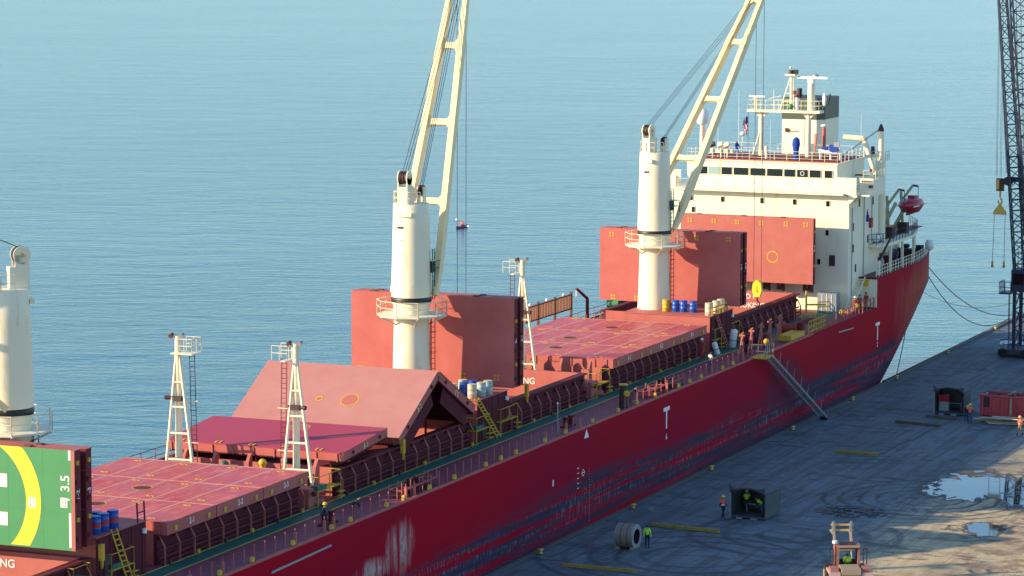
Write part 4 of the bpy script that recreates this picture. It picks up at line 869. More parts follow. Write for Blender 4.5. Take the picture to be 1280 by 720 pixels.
b = MB(); b.box(-6.6, -4.3, 322.2, 322.9, 23.7, 24.1, PURE); b.box(-6.2, -5.6, 322.0, 322.3, 24.1, 24.4, COVBLUE); b.box(-5.4, -4.5, 322.0, 322.4, 23.9, 24.6, COVBLUE); b.box(-4.9, -4.3, 321.9, 322.1, 24.4, 24.9, GALV)
for x in (-6.5, -5.4, -4.4): b.box(x-0.05, x+0.05, 322.3, 322.8, 23.0, 23.7, PURE)
b.build('signal_rack', sup)
# aft of the bridge: inverted-L davit, provision crane, boat deck
b = MB(); b.tube((-7.2, 333.0, 24.6), (-5.0, 333, 24.5), 0.32, 0.3, CREAM, 10); b.tube((-5.0, 333, 24.6), (-3.4, 333, 20.0), 0.30, 0.22, CREAM, 10); b.build('bent_davit', sup)
b = MB(); b.lathe((-2.1, 329.5, 0), [(0.62, 14.0), (0.55, 19.0), (0.52, 22.5), (0.36, 23.0), (0.30, 25.6)], CREAM, 16)
pc = b.build('provision_crane', sup)
b = MB(); b.bar((-2.1, 329.5, 23.1), (-6.0, 328.0, 22.7), 0.22, 0.35, CREAM); b.box(-6.4, -5.9, 327.8, 328.2, 22.5, 23.2, BLACKGEAR); b.build('jib', pc)
b = MB(); b.lathe((-2.1, 329.5, 25.6), [(0.3, 0), (0.34, 0.15), (0.2, 0.5), (0.1, 0.75)], BLACKGEAR, 10); b.tube((-2.9, 329.3, 23.2), (-2.9, 329.3, 24.0), 0.25, 0.2, BLACKGEAR, 8)
for k in (-0.08, 0.08): b.tube((-2.1+k, 329.5, 25.9), (-6.0+k, 328, 22.9), 0.025, 0.025, WIRE, 4, False)
b.rail([(-2.9, 328.9, 22.6), (-1.4, 328.9, 22.6), (-1.4, 330.2, 22.6)], 0.9, GALV, 0.7, 0.025); b.build('rigging', pc)
b = MB(); b.box(-7.0, -4.2, 324.5, 327.6, 20.0, 21.2, GREENDK); b.box(-7.1, -4.1, 324.4, 327.7, 21.2, 21.3, COVBLUE)
b.build('battery_locker', sup)
b = MB(); b.rail([(-4.2, 324, 19.95), (-2.05, 324, 19.95), (-2.05, 328.5, 19.95)], 1.1, GALV, 0.9, 0.025, (1, 0.66, 0.33)); b.box(-3.4, -1.9, 324.6, 325.4, 21.3, 21.4, REDD); b.build('wing_side_rail', sup)
# boat deck
b = MB(); b.prism([(-22.9, 325.2), (-2.0, 325.2), (-1.1, 325.2), (-0.35, 327.8), (-0.35, 336), (-1.4, 342), (-3.6, 346.6), (-20.4, 346.6), (-22.9, 340)], 13.85, 14.15, WHITE, 'z')
bd = b.build('boat_deck', sup)
b = MB(); b.box(-22, -1.8, 325.3, 346, 14.151, 14.16, mat('boat deck maroon', (0.13, 0.03, 0.045), 0.6))
b.rail([(-2.0, 325.3, 14.15), (-1.2, 325.3, 14.15), (-0.45, 327.8, 14.15), (-0.45, 336, 14.15), (-1.5, 342, 14.15), (-3.7, 346.5, 14.15)], 1.05, BLACKGEAR, 1.1, 0.025, (1.0, 0.5), 0.03); b.build('boat_deck_rail', bd)
b = MB()
for x, y in ((-0.5, 328.2), (-0.5, 332.6), (-0.6, 337.3), (-1.8, 342)): b = MB(); b.box(x-0.12, x+0.12, y-0.12, y+0.12, 11.1, 13.85, WHITE); b.build('deck_post', bd)
b = MB(); b.box(-20, -4.0, 328.65, 344, 11.1, 13.84, WHITE); ph = b.build('poop_house', sup)
b = MB(); b.box(-3.99, -3.93, 331, 332, 11.2, 13.2, BLACKGEAR); b.box(-3.4, -2.2, 328.5, 328.59, 11.15, 13.1, GALV); b.build('door', ph)
b = MB(); b.box(-5.5, -4.2, 325.5, 328.0, 14.16, 15.2, BLACKGEAR); b.box(-3.7, -2.9, 325.6, 327.2, 14.16, 14.9, BLACKGEAR); b.build('deck_locker', bd)
# poop front bulkhead, sign, ladder, rails
b = MB(); b.box(-24.0, 0.0, 321.6, 321.69, 8.1, 11.15, WHITE); b.box(-2.0, 0.02, 321.5, 321.6, 11.0, 11.2, REDD); pf = b.build('poop_bulkhead', ship)
b = MB(); b.box(-1.75, -0.85, 321.54, 321.595, 10.2, 10.95, YELL); b.box(-1.7, -0.9, 321.52, 321.54, 10.25, 10.9, mat('sign panel amber', (0.7, 0.42, 0.03), 0.6)); b.build('safety_sign', pf)
for k in range(3):
    pass
b = MB(); b.ladder((-1.6, 316.6, 8.0), (-1.6, 321.55, 11.2), 0.75, (1, 0, 0), CREAM, 0.06, 0.40); b.box(-2.0, -1.2, 316.5, 316.8, 8.02, 8.25, REDV); b.build('ladder', ship)
b = MB(); pr_ = [(XC+hb(y, 11.1)-0.15, y, 11.1) for y in (321.8, 325, 328, 331, 334, 337, 340, 343, 346, 348.7)]
b.rail(pr_, 1.1, WHITE, 1.1, 0.03, (1.0, 0.66, 0.33), 0.04); b.build('poop_rail', ship)
b = MB(); random.seed(5)
for i in range(9):
    x = random.uniform(-3.4, -1.5); y = 329+i*2.0; k = random.random()
    b = MB()
    if k < 0.45: b.box(x-0.5, x+0.5, y-0.6, y+0.6, 11.1, 12.0+random.random()*0.7, random.choice((NAVY, BLACKGEAR, GALV)))
    else: b.lathe((x, y, 11.1), [(0.35, 0), (0.35, 0.9), (0.5, 1.0), (0.5, 1.3)], random.choice((BLACKGEAR, COVBLUE, REDD)), 10)
    b.build('mooring_gear', ship)
b = MB(); b.tube((-0.7, 324.6, 11.1), (-0.7, 324.6, 12.6), 0.2, 0.16, WHITE, 8); b.tube((-0.7, 324.6, 12.5), (0.0, 327.2, 15.2), 0.14, 0.09, BLACKGEAR, 8); b.build('rescue_davit', ship)
b = MB(); b.lathe((0.15, 341, 12.6), [(0.05, -0.6), (0.45, -0.35), (0.5, 0.2), (0.3, 0.6)], PURE, 10); b.build('buoy_canister', ship)
# lifeboat davits
for y in (332.4, 337.8):
    b = MB()
    for dy in (-0.5, 0.5): b.bar((-3.2, y+dy, 14.15), (-1.2, y, 17.9), 0.2, 0.28, mat('davit olive cream', (0.36, 0.35, 0.24), 0.5))
    b.bar((-1.9, y, 14.2), (-2.2, y, 18.6), 0.24, 0.3, mat('davit olive cream', (0.36, 0.35, 0.24), 0.5)); b.bar((-2.2, y, 17.5), (-0.9, y, 19.3), 0.2, 0.25, mat('davit olive cream', (0.36, 0.35, 0.24), 0.5)); b.bar((-0.9, y, 19.3), (-0.3, y, 19.2), 0.16, 0.2, BLACKGEAR)
    b.tube((-0.3, y, 19.2), (-0.3, y, 18.1), 0.03, 0.03, BLACKGEAR, 5); b.box(-2.4, -1.4, y-0.5, y+0.5, 14.16, 15.3, BLACKGEAR)
    b.build('boat_davit', ship)
lb = thing('lifeboat', (-0.3, 335.1, 16.6), 'small enclosed red lifeboat hanging from davits above the stern rail', 'lifeboat')
b = MB(); n = 12; secs = []
for i in range(n+1):
    t_ = i/n; yy = -3.1+6.2*t_; w = 1.15*(1-abs(2*t_-1)**3.2)+0.08; bot = 0.0+0.75*abs(2*t_-1)**2.6; 
    secs.append([(w*k, yy, z) for k, z in ((0, bot), (0.62, bot+0.12), (0.97, 0.75+0.15*abs(2*t_-1)), (1.0, 0.95), (0.80, 1.45-0.1*abs(2*t_-1)), (0, 1.62-0.3*abs(2*t_-1)**2), (-0.80, 1.45-0.1*abs(2*t_-1)), (-1.0, 0.95), (-0.97, 0.75+0.15*abs(2*t_-1)), (-0.62, bot+0.12))])
vs = [v for s_ in secs for v in s_]; b.add(vs, [(i*10+j, i*10+(j+1) % 10, (i+1)*10+(j+1) % 10, (i+1)*10+j) for i in range(n) for j in range(10)], BOATRED, True); b.add(vs, [tuple(range(10)), tuple(range(n*10+9, n*10-1, -1))], BOATRED)
for v in (0,): pass
b.build('hull', lb, org=(0, 0, 0)); b = MB(); b.box(1.0, 1.2, -2.9, 2.9, 0.86, 0.94, PURE); b.box(-1.2, -1.0, -2.9, 2.9, 0.86, 0.94, PURE); b.build('grab_rail', lb, org=(0, 0, 0)); b = MB(); b.box(-0.4, 0.4, -0.1, 0.7, 1.5, 1.85, BOATRED); b.box(-0.3, 0.3, 0.72, 0.74, 1.6, 1.8, GLASS); b.build('conning_hatch', lb, org=(0, 0, 0)); lb.scale = (0.95, 0.88, 1.0)
b = MB(); b.prism([(-2.2, 0.12), (2.2, 0.12), (1.7, -0.12), (-1.9, -0.12)], -0.05, 0.05, BLACKGEAR, 'x'); b.tube((0, -2.9, 0.9), (0, -3.1, 0.5), 0.1, 0.16, BLK, 6); b.build('keel', lb, org=(0, 0, 0))
for yy in (-2.7, 2.7):
    b = MB(); b.box(-0.12, 0.12, yy-0.12, yy+0.12, 1.2, 1.75, GALV); b.build('lifting_hook', lb, org=(0, 0, 0))
raft = thing('life_raft', (-1.7, 327.6, 14.16), 'white life raft canister with dark straps beside the big boat deck lockers', 'life raft')
b = MB(); b.tube((0, -0.9, 0.5), (0, 0.9, 0.5), 0.42, 0.42, PURE, 14); b.ball((0, -0.9, 0.5), 0.42, PURE, 7, (1, 0.5, 1)); b.ball((0, 0.9, 0.5), 0.42, PURE, 7, (1, 0.5, 1)); b.build('canister', raft, org=(0, 0, 0))
b = MB(); b.box(-0.45, 0.45, -0.7, -0.55, 0, 0.12, GALV); b.box(-0.45, 0.45, 0.55, 0.7, 0, 0.12, GALV)
for y in (-0.4, 0.4): b.tube((0, y-0.15, 0.5), (0, y+0.15, 0.5), 0.43, 0.43, BLK, 14)
b.build('cradle', raft, org=(0, 0, 0))
# hull markings
def mark(fn):
    b = MB(); fn(b); return b.build('hull_marking', hull)
for y, z in ((258.6, 6.8), (322.1, 6.35)):
    mark(lambda b: (b.box(0.002, 0.008, y-0.75, y+0.75, z-0.16, z+0.16, PURE), b.box(0.002, 0.008, y-0.14, y+0.14, z-1.7, z-0.16, PURE)))
mark(lambda b: b.prism([(239.4, 7.2), (240.4, 7.2), (239.9, 7.9)], 0.002, 0.008, PURE, 'x'))
for y, z, s in ((232.8, 4.7, '8'), (258.6, 4.4, '6'), (322.1, 4.2, '2')): text(s, 'hull_lettering', 0.7, PURE, M_side(0.004, y, z), hull)
mark(lambda b: [b.box(0.002, 0.008, 240.5, 240.6, 0.4+k*0.22, 0.47+k*0.22, GALV) for k in range(20)])
def plim(b):
    n = 24; cy, cz = 239.2, 4.5
    for i in range(n):
        a0, a1 = 2*pi*i/n, 2*pi*(i+1)/n
        b.add([(0.006, cy+r_*cos(a), cz+r_*sin(a)) for r_, a in ((0.22, a0), (0.28, a0), (0.28, a1), (0.22, a1))], [(0, 1, 2, 3)], PURE)
    b.box(0.002, 0.006, cy-0.4, cy+0.4, cz-0.03, cz+0.03, PURE)
    for k in range(5): b.box(0.002, 0.006, 237.9, 238.3, 3.4+k*0.4, 3.46+k*0.4, PURE)
mark(plim)
b = MB(); b.bar((0.05, 184.3, 7.05), (0.05, 193.1, 7.2), 0.06, 0.14, GALV); b.build('rubbing_strip', hull); b = MB(); b.bar((0.05, 308.2, 7.2), (0.05, 313.3, 7.0), 0.06, 0.12, GALV); b.build('rubbing_strip', hull)

# winch gear by the gangway and the aft deck
for y, x in ((281.5, -1.0), (284.8, -1.2), (288.2, -1.4), (291.5, -1.6), (294.8, -1.7)):
    b = MB(); b.bar((x, y, 8.0), (x, y, 10.3), 0.2, 0.2, REDV); b.bar((x, y-1.2, 8.0), (x, y-0.1, 9.9), 0.11, 0.11, REDV); b.tube((x-0.26, y, 10.15), (x+0.26, y, 10.15), 0.12, 0.12, REDV, 8)
    b.bar((x-0.12, y, 10.3), (x+0.12, y+0.1, 10.45), 0.08, 0.08, YEL)
    b.build('davit_post', ship)
for y, x, mt in ((289.6, -2.6, REDD), (298.6, -1.9, COVRED)):
    b = MB(); b.tube((x-0.6, y, 8.7), (x+0.7, y, 8.7), 0.4, 0.4, mt, 14); b.tube((x-0.7, y, 8.7), (x-0.6, y, 8.7), 0.65, 0.65, mt, 14); b.tube((x+0.7, y, 8.7), (x+0.8, y, 8.7), 0.65, 0.65, mt, 14); b.box(x+0.95, x+1.4, y-0.4, y+0.4, 8.0, 9.3, REDD); b.build('mooring_winch', ship)
b = MB(); b.box(-1.6, -0.3, 294.0, 298.2, 8.05, 8.6, YEL); b.rail([(-0.25, 299.3, 8.0), (-0.25, 305.0, 8.0), (-1.4, 305.0, 8.0)], 1.3, YEL, 0.8, 0.04, (1, 0.6, 0.25), 0.05); b.build('yellow_guard', ship)
b = MB(); b.rail([(-0.2, 305.6, 8.0), (-0.2, 321.3, 8.0)], 1.15, REDV, 1.35, 0.03, (1.0, 0.5), 0.06); b.build('side_rail', ship)
for y, z in ((286.6, 9.0), (310.5, 8.9), (315.8, 8.9), (254.6, 0)):
    if z: b = MB(); b.ball((-0.35, y, z), 0.28, YEL, 7); b.build('lamp', ship)
b = MB(); b.tube((-0.9, 250.6, 8), (-0.9, 250.6, 9.9), 0.38, 0.34, BLACKGEAR, 12); b.tube((-0.9, 250.6, 9.9), (-0.9, 250.6, 10.0), 0.4, 0.4, YEL, 12); b.tube((-0.5, 250.2, 9.3), (-0.35, 250.0, 9.3), 0.25, 0.25, YEL, 10); b.build('hydrant_post', ship)
b = MB(); b.box(-3.9, -2.5, 307.5, 311.0, 8.02, 8.1, REDD); b.build('hatch_lid', ship)
b = MB(); b.tube((-4.7, 312.6, 8.0), (-4.7, 312.6, 10.6), 0.1, 0.1, YEL, 8); b.tube((-4.7, 312.6, 9.2), (-3.4, 315.0, 9.0), 0.09, 0.09, YEL, 8); b.rail([(-4.2, 315, 8), (-3.0, 316.4, 8)], 1.2, YEL, 1.2, 0.05, (1, 0.6), 0.05); b.build('yellow_guard', ship)
gb = thing('gas_cage', (-3.6, 316.5, 8.02), 'grey blue locker standing against the cream house wall by the ladder', 'locker')
b = MB(); b.box(-1.0, 1.0, -0.5, 0.7, 0, 2.0, mat('locker blue grey', (0.16, 0.2, 0.24), 0.5, var=(0.3, 0.33, 0.36), vscale=2, vamt=0.6)); b.build('cabinet', gb, org=(0, 0, 0))
b = MB()
for x in (-0.5, 0.0, 0.5): b.box(x-0.03, x+0.03, -0.54, -0.503, 0.1, 1.9, PURE)
b.build('door_frames', gb, org=(0, 0, 0))

# ------------------------------------------------------------------ loose things on board
GD = 'steel drums stacked on the ship deckhouses'
def drum_proto(body, top_, band=None):
    o = local_thing('steel_drum', 'x', 'drum', GD); b = MB()
    b.lathe((0, 0, 0), [(0.27, 0), (0.29, 0.02), (0.29, 0.28), (0.305, 0.30), (0.29, 0.32), (0.29, 0.58), (0.305, 0.60), (0.29, 0.62), (0.29, 0.86), (0.30, 0.88)], body, 18)
    k1 = b.build('barrel', o, org=(0, 0, 0)); b = MB(); b.lathe((0, 0, 0.881), [(0.275, 0), (0.27, 0.012)], top_, 18); k2 = b.build('lid', o, org=(0, 0, 0)); kids(k1, k2)
    if band: b = MB(); b.lathe((0, 0, 0.33), [(0.294, 0), (0.294, 0.22)], band, 18); k3 = b.build('band', o, org=(0, 0, 0)); kids(k3)
    return o
BW = mat('weathered pale blue drum', (0.30, 0.42, 0.46), 0.5, var=(0.55, 0.52, 0.44), vscale=2, vamt=0.5); TW = mat('drum cream white', (0.62, 0.57, 0.42), 0.5, var=(0.5, 0.36, 0.2), vscale=3, vamt=0.5)
protos = {'blue': drum_proto(BLUE, BLUE), 'band': drum_proto(BLUE, BLUE, REDBAND), 'pale': drum_proto(BW, TW), 'cream': drum_proto(TW, TW), 'yellow': drum_proto(YEL, YEL, None)}
used = set()
def drum(kind, x, y, label, z=11.36, s=1.15, grp=GD):
    if kind in used: o = place(protos[kind], (x, y, z), random.random()*6, label, grp)
    else: o = protos[kind]; used.add(kind); o.location = (x, y, z); o['label'] = label; o['group'] = grp
    o.scale = (s, s, s)
GB = 'blue drums with a red band beside the helideck panels'
for x, y, l_ in ((-5.75, 172.0, 'front left'), (-5.75, 173.0, 'front middle'), (-5.7, 174.1, 'front right'), (-6.5, 172.3, 'rear left'), (-6.45, 173.3, 'rear right')):
    drum('band', x, y, l_+' one of the red banded blue drums by the helideck panel', grp=GB, s=1.25)
G2 = 'drums behind the raised pink hatch covers'
for (kd, x, y, lb_) in (('pale', -9.2, 230.4, 'pale blue drum leftmost of the group behind the raised hatch cover'), ('cream', -8.5, 231.2, 'cream topped drum second from the left behind the raised hatch cover'),
    ('pale', -8.0, 230.3, 'pale drum in the front row partly hidden by the raised hatch edge'), ('cream', -7.5, 232.5, 'cream drum at the back of the row against the upright maroon cover'),
    ('cream', -7.4, 230.3, 'rusty cream drum in front of the bright blue drum'), ('blue', -6.9, 231.3, 'bright blue drum standing between cream drums beside the pedestal'),
    ('blue', -6.6, 232.4, 'blue drum behind the bright blue drum against the upright maroon cover'), ('cream', -5.9, 230.6, 'streaked cream drum at the deckhouse corner above the yellow ladder'),
    ('pale', -5.6, 231.7, 'weathered blue drum at the deckhouse corner behind the streaked cream one'), ('pale', -5.5, 232.8, 'rearmost weathered blue drum at the deckhouse edge')):
    drum(kd, x, y, lb_, s=1.25)
G3 = 'blue drums beside the rear crane pedestal'
for k, (x, lb_) in enumerate(((-9.3, 'blue drum next to the yellow drum beside the rear pedestal'), (-8.5, 'middle blue drum of three beside the rear pedestal'), (-7.55, 'rightmost blue drum of three beside the rear pedestal'))):
    drum('blue', x, 286.6, lb_, s=1.2)
drum('yellow', -10.15, 286.4, 'yellow drum standing right beside the rear crane pedestal', s=1.25)
for k, (x, y, lb_) in enumerate(((-5.5, 285.2, 'yellow banded white drum nearest the deckhouse corner stair'), (-5.4, 287.0, 'yellow banded white drum in the middle above the red stair'), (-5.4, 288.3, 'yellow banded white drum furthest aft on the deckhouse edge'))):
    drum('cream', x, y, lb_, s=1.3)
rk = thing('drum_rack', (-5.45, 287.0, 11.36), 'low yellow rack around white drums on the rear deckhouse edge', 'rack')
b = MB(); b.rail([(0.45, -2.3, 0), (0.45, 1.9, 0), (-0.5, 1.9, 0)], 0.75, YEL, 1.0, 0.06, (1.0, 0.5), 0.06); b.build('rack_frame', rk, org=(0, 0, 0))
for (x, y, ry, lb_) in ((-4.3, 288.4, 0.15, 'large white padded roll leaning by the red stair on the green walkway'), (-3.9, 283.2, -0.3, 'small white padded sack leaning forward on the green walkway edge')):
    o = thing('padded_roll', (x, y, 8.02), lb_, 'roll'); b = MB(); s_ = 1.0 if ry > 0 else 0.7
    b.lathe((0, 0, 0), [(0.28*s_, 0), (0.36*s_, 0.1), (0.36*s_, 1.5*s_), (0.3*s_, 1.7*s_), (0.1*s_, 1.75*s_)], PURE, 12); b.build('roll', o, org=(0, 0, 0)); b = MB(); b.lathe((0, 0, 0.7*s_), [(0.365*s_, 0), (0.365*s_, 0.08)], REDV, 12); b.build('strap', o, org=(0, 0, 0)); o.rotation_euler = (0.1, ry, 0)
# ensign
fl = thing('courtesy_flag', (-14.9, 324.2, 25.0), 'red and blue flag hanging limp below the radar mast platform', 'flag')
b = MB(); b.tube((0, 0, -1.9), (0, 0, 2.6), 0.02, 0.02, WIRE, 4); b.build('halyard', fl, org=(0, 0, 0))
b = MB(); n = 10; FR = mat('flag red', (0.55, 0.05, 0.07), 0.8); FB = mat('flag blue', (0.02, 0.04, 0.2), 0.8); FWH = mat('flag white', (0.7, 0.65, 0.65), 0.8)
for i in range(n):
    for j in range(5):
        def P(i_, j_): return (-0.07-0.5*j_/5*(0.6+0.4*sin(i_*0.5)), 0.10*sin(j_*1.9+i_*0.4), 2.2-i_*0.2-0.05*j_)
        b.add([P(i, j), P(i+1, j), P(i+1, j+1), P(i, j+1)], [(0, 1, 2, 3)], FB if (i < 4 and j < 3) else (FR if (i+j) % 2 else FWH), True)
b.build('flag_cloth', fl, org=(0, 0, 0))

# ------------------------------------------------------------------ people
def figure(name, label, loc, rz, top, legs, helmet=None, vest=None, pose='stand', hair=HAIR, scale=1.0, sleeves=None, cat='person', group=None):
    """one continuous skinned body; clothing painted by body zone, vest / helmet as children"""
    J = dict(pel=(0, 0, .95), w=(0, 0, 1.1), ch=(0, .02, 1.34), nk=(0, .02, 1.50), hd=(0, -.02, 1.62), ht=(0, -.01, 1.74),
        sl=(-.19, .02, 1.42), el=(-.26, .03, 1.14), wl=(-.27, -.06, .9), hl=(-.27, -.09, .82), sr=(.19, .02, 1.42), er=(.26, .03, 1.14), wr=(.27, -.06, .9), hr=(.27, -.09, .82),
        jl=(-.1, 0, .9), kl=(-.11, -.02, .5), al=(-.12, .03, .09), tl=(-.13, -.16, .04), jr=(.1, 0, .9), kr=(.11, -.02, .5), ar=(.12, .03, .09), tr=(.13, -.16, .04))
    if pose == 'walk': J.update(kl=(-.1, -.16, .52), al=(-.1, -.22, .1), tl=(-.1, -.4, .07), kr=(.1, .08, .5), ar=(.1, .28, .16), tr=(.1, .12, .05), wl=(-.25, .12, .95), hl=(-.25, .12, .87), wr=(.25, -.2, .98), hr=(.25, -.25, .92))
    if pose == 'reach': J.update(wl=(-.22, -.3, 1.15), hl=(-.2, -.38, 1.18), wr=(.22, -.28, 1.1), hr=(.2, -.37, 1.12), er=(.25, -.05, 1.15), el=(-.25, -.05, 1.16))
    if pose == 'bend': J.update(w=(0, -.1, 1.07), ch=(0, -.28, 1.22), nk=(0, -.4, 1.32), hd=(0, -.5, 1.38), ht=(0, -.55, 1.47), sl=(-.19, -.32, 1.25), sr=(.19, -.32, 1.25), el=(-.23, -.38, .98), er=(.23, -.38, .98), wl=(-.2, -.5, .8), wr=(.2, -.5, .8), hl=(-.2, -.55, .74), hr=(.2, -.55, .74))
    if pose == 'sit': J.update({k: (v[0], v[1], v[2]-.45) for k, v in J.items() if k not in ('kl', 'al', 'tl', 'kr', 'ar', 'tr')}); J.update(kl=(-.13, -.45, .48), al=(-.13, -.5, .1), tl=(-.13, -.68, .06), kr=(.13, -.45, .48), ar=(.13, -.5, .1), tr=(.13, -.68, .06), wl=(-.22, -.38, .72), hl=(-.2, -.46, .74), wr=(.22, -.38, .72), hr=(.2, -.46, .74))
    if pose == 'lie': pass
    rad = dict(pel=.15, w=.13, ch=.155, nk=.06, hd=.10, ht=.07, sl=.075, sr=.075, el=.05, er=.05, wl=.035, wr=.035, hl=.04, hr=.04, jl=.10, jr=.10, kl=.07, kr=.07, al=.05, ar=.05, tl=.045, tr=.045)
    E_ = [('pel', 'w'), ('w', 'ch'), ('ch', 'nk'), ('nk', 'hd'), ('hd', 'ht'), ('ch', 'sl'), ('sl', 'el'), ('el', 'wl'), ('wl', 'hl'), ('ch', 'sr'), ('sr', 'er'), ('er', 'wr'), ('wr', 'hr'), ('pel', 'jl'), ('jl', 'kl'), ('kl', 'al'), ('al', 'tl'), ('pel', 'jr'), ('jr', 'kr'), ('kr', 'ar'), ('ar', 'tr')]
    ks = list(J); me = bpy.data.meshes.new('sk'); me.from_pydata([J[k] for k in ks], [(ks.index(a), ks.index(e)) for a, e in E_], [])
    so_ = bpy.data.objects.new('sk', me); COL.objects.link(so_)
    md = so_.modifiers.new('s', 'SKIN'); 
    for i, k in enumerate(ks): me.skin_vertices[0].data[i].radius = (rad[k], rad[k]*(0.8 if k in ('pel', 'w', 'ch') else 1)); me.skin_vertices[0].data[i].use_root = (k == 'pel')
    md.use_smooth_shade = True; sd = so_.modifiers.new('d', 'SUBSURF'); sd.levels = 1; sd.render_levels = 1
    bpy.context.view_layer.update()
    bme = bpy.data.meshes.new_from_object(so_.evaluated_get(bpy.context.evaluated_depsgraph_get())); bpy.data.objects.remove(so_)
    for mt in (SKIN, top, legs, BLACKGEAR, hair, sleeves or top): bme.materials.append(mt)
    Vd = {k: Vector(J[k]) for k in ks}
    zone = dict(hd=0, ht=4, nk=0, hl=0, hr=0, wl=5, wr=5, el=5, er=5, sl=1, sr=1, ch=1, w=1, pel=2, jl=2, jr=2, kl=2, kr=2, al=3, ar=3, tl=3, tr=3)
    face_dir = -1
    for p_ in bme.polygons:
        k = min(ks, key=lambda k_: (Vd[k_]-p_.center).length - rad[k_]*0.5); z_ = zone[k]
        if k == 'hd' and p_.center.y > Vd['hd'].y+0.02: z_ = 4
        p_.material_index = z_; p_.use_smooth = True
    root = thing(name, (0, 0, 0), label, cat, group); body = bpy.data.objects.new('body', bme); COL.objects.link(body); body.parent = root
    if vest:
        bm = bmesh.new(); bm.from_mesh(bme); kill = [f for f in bm.faces if f.material_index != 1]; bmesh.ops.delete(bm, geom=kill, context='FACES')
        bm.normal_update()
        for v in bm.verts: v.co += v.normal*0.022
        vm = bpy.data.meshes.new('vest'); bm.to_mesh(vm); bm.free(); vm.materials.clear(); vm.materials.append(vest); vm.materials.append(REFL)
        for p_ in vm.polygons: p_.material_index = 1 if (1.08 < p_.center.z < 1.14 and pose != 'bend') else 0
        vo = bpy.data.objects.new('vest', vm); COL.objects.link(vo); vo.parent = root
    if helmet:
        h_ = Vd['hd'].lerp(Vd['ht'], 0.62); b = MB(); ax_ = 0.15
        b.lathe((h_.x, h_.y, h_.z), [(0.175, -0.01), (0.175, 0.01), (0.135, 0.02), (0.13, 0.07), (0.10, 0.12), (0.04, 0.145)], helmet, 14); b.build('helmet', root, org=(0, 0, 0))
    root.location = loc; root.rotation_euler = (0, 0, rz); root.scale = (scale,)*3
    return root
figure('person', 'worker in lime green shirt and dark trousers standing beside the steel coil', (7.44, 233.84, 0), R(185), LIME, NAVY, None, None, 'stand', scale=1.05)
figure('person', 'worker in orange vest and yellow helmet walking at the left side of the open shelter', (9.0, 247.3, 0), R(60), NAVY, NAVY, HELY, ORANGE, 'walk', scale=1.08)
figure('person', 'worker in green vest at the back left inside the near open shelter', (10.2, 249.7, 0.28), R(20), NAVY, NAVY, PURE, LIME, 'stand')
figure('person', 'worker in pale green vest leaning forward at right in the near shelter', (11.9, 248.6, 0.28), R(-60), NAVY, DENIM, None, LIME, 'bend')
figure('person', 'worker in pink orange vest and yellow helmet standing left of the red skip', (15.05, 302.1, 0), R(10), NAVY, DENIM, HELY, ORANGE, 'stand', scale=1.05)
figure('person', 'worker in dark clothes and lime helmet half hidden behind the orange vested worker', (14.35, 303.4, 0), R(30), NAVY, NAVY, mat('lime helmet', (0.4, 0.6, 0.03), 0.4), None, 'bend')
figure('person', 'worker in orange vest and tan trousers before the timber pile at the right edge', (21.25, 296.7, 0), R(-30), ORANGE, TAN, HELY, ORANGE, 'walk', scale=1.05)
figure('person', 'person in red coverall and white helmet standing on the green walkway', (-4.35, 280.0, 8.02), R(-20), COVRED, COVRED, PURE, None, 'stand', scale=1.05)
figure('person', 'person in pale shirt and blue jeans with orange gloves standing by the deck edge', (-0.95, 272.6, 8.0), R(150), CLOTHW, DENIM, None, None, 'reach', scale=1.05, sleeves=ORANGE)
figure('person', 'person in dark clothes bending at the rail beside a yellow topped post', (-1.0, 252.6, 8.0), R(80), NAVY, NAVY, None, None, 'bend')
figure('person', 'person in black with yellow helmet crouching nearest on the ship side deck', (-1.0, 194.3, 8.0), R(90), NAVY, NAVY, HELY, None, 'stand')
figure('person', 'person in dark blue leaning over the rail left of the pipe rack', (-0.9, 198.4, 8.0), R(110), NAVY, NAVY, None, None, 'bend')
figure('person', 'person in blue coverall working beside searchlights on the bridge roof', (-14.7, 320.0, 23.03), R(60), COVBLUE, COVBLUE, None, None, 'reach', scale=1.05)
figure('person', 'crew member with white helmet and red coverall by the aft side rail', (-0.75, 316.4, 8.0), R(30), COVRED, COVRED, PURE, None, 'stand')
figure('person', 'crew member with green helmet standing between two others by the aft rail', (-0.8, 318.2, 8.0), R(40), COVRED, NAVY, GREEND, None, 'stand')
figure('person', 'crew member in bright red top rightmost at the aft rail', (-0.75, 320.3, 8.0), R(-20), COVRED, COVRED, mat('red helmet', (0.5, 0.03, 0.04), 0.4), None, 'stand')
figure('person', 'dark clothed crew member under the boat deck near the stern', (-2.0, 334.5, 11.1), R(90), DENIM, NAVY, None, None, 'stand')

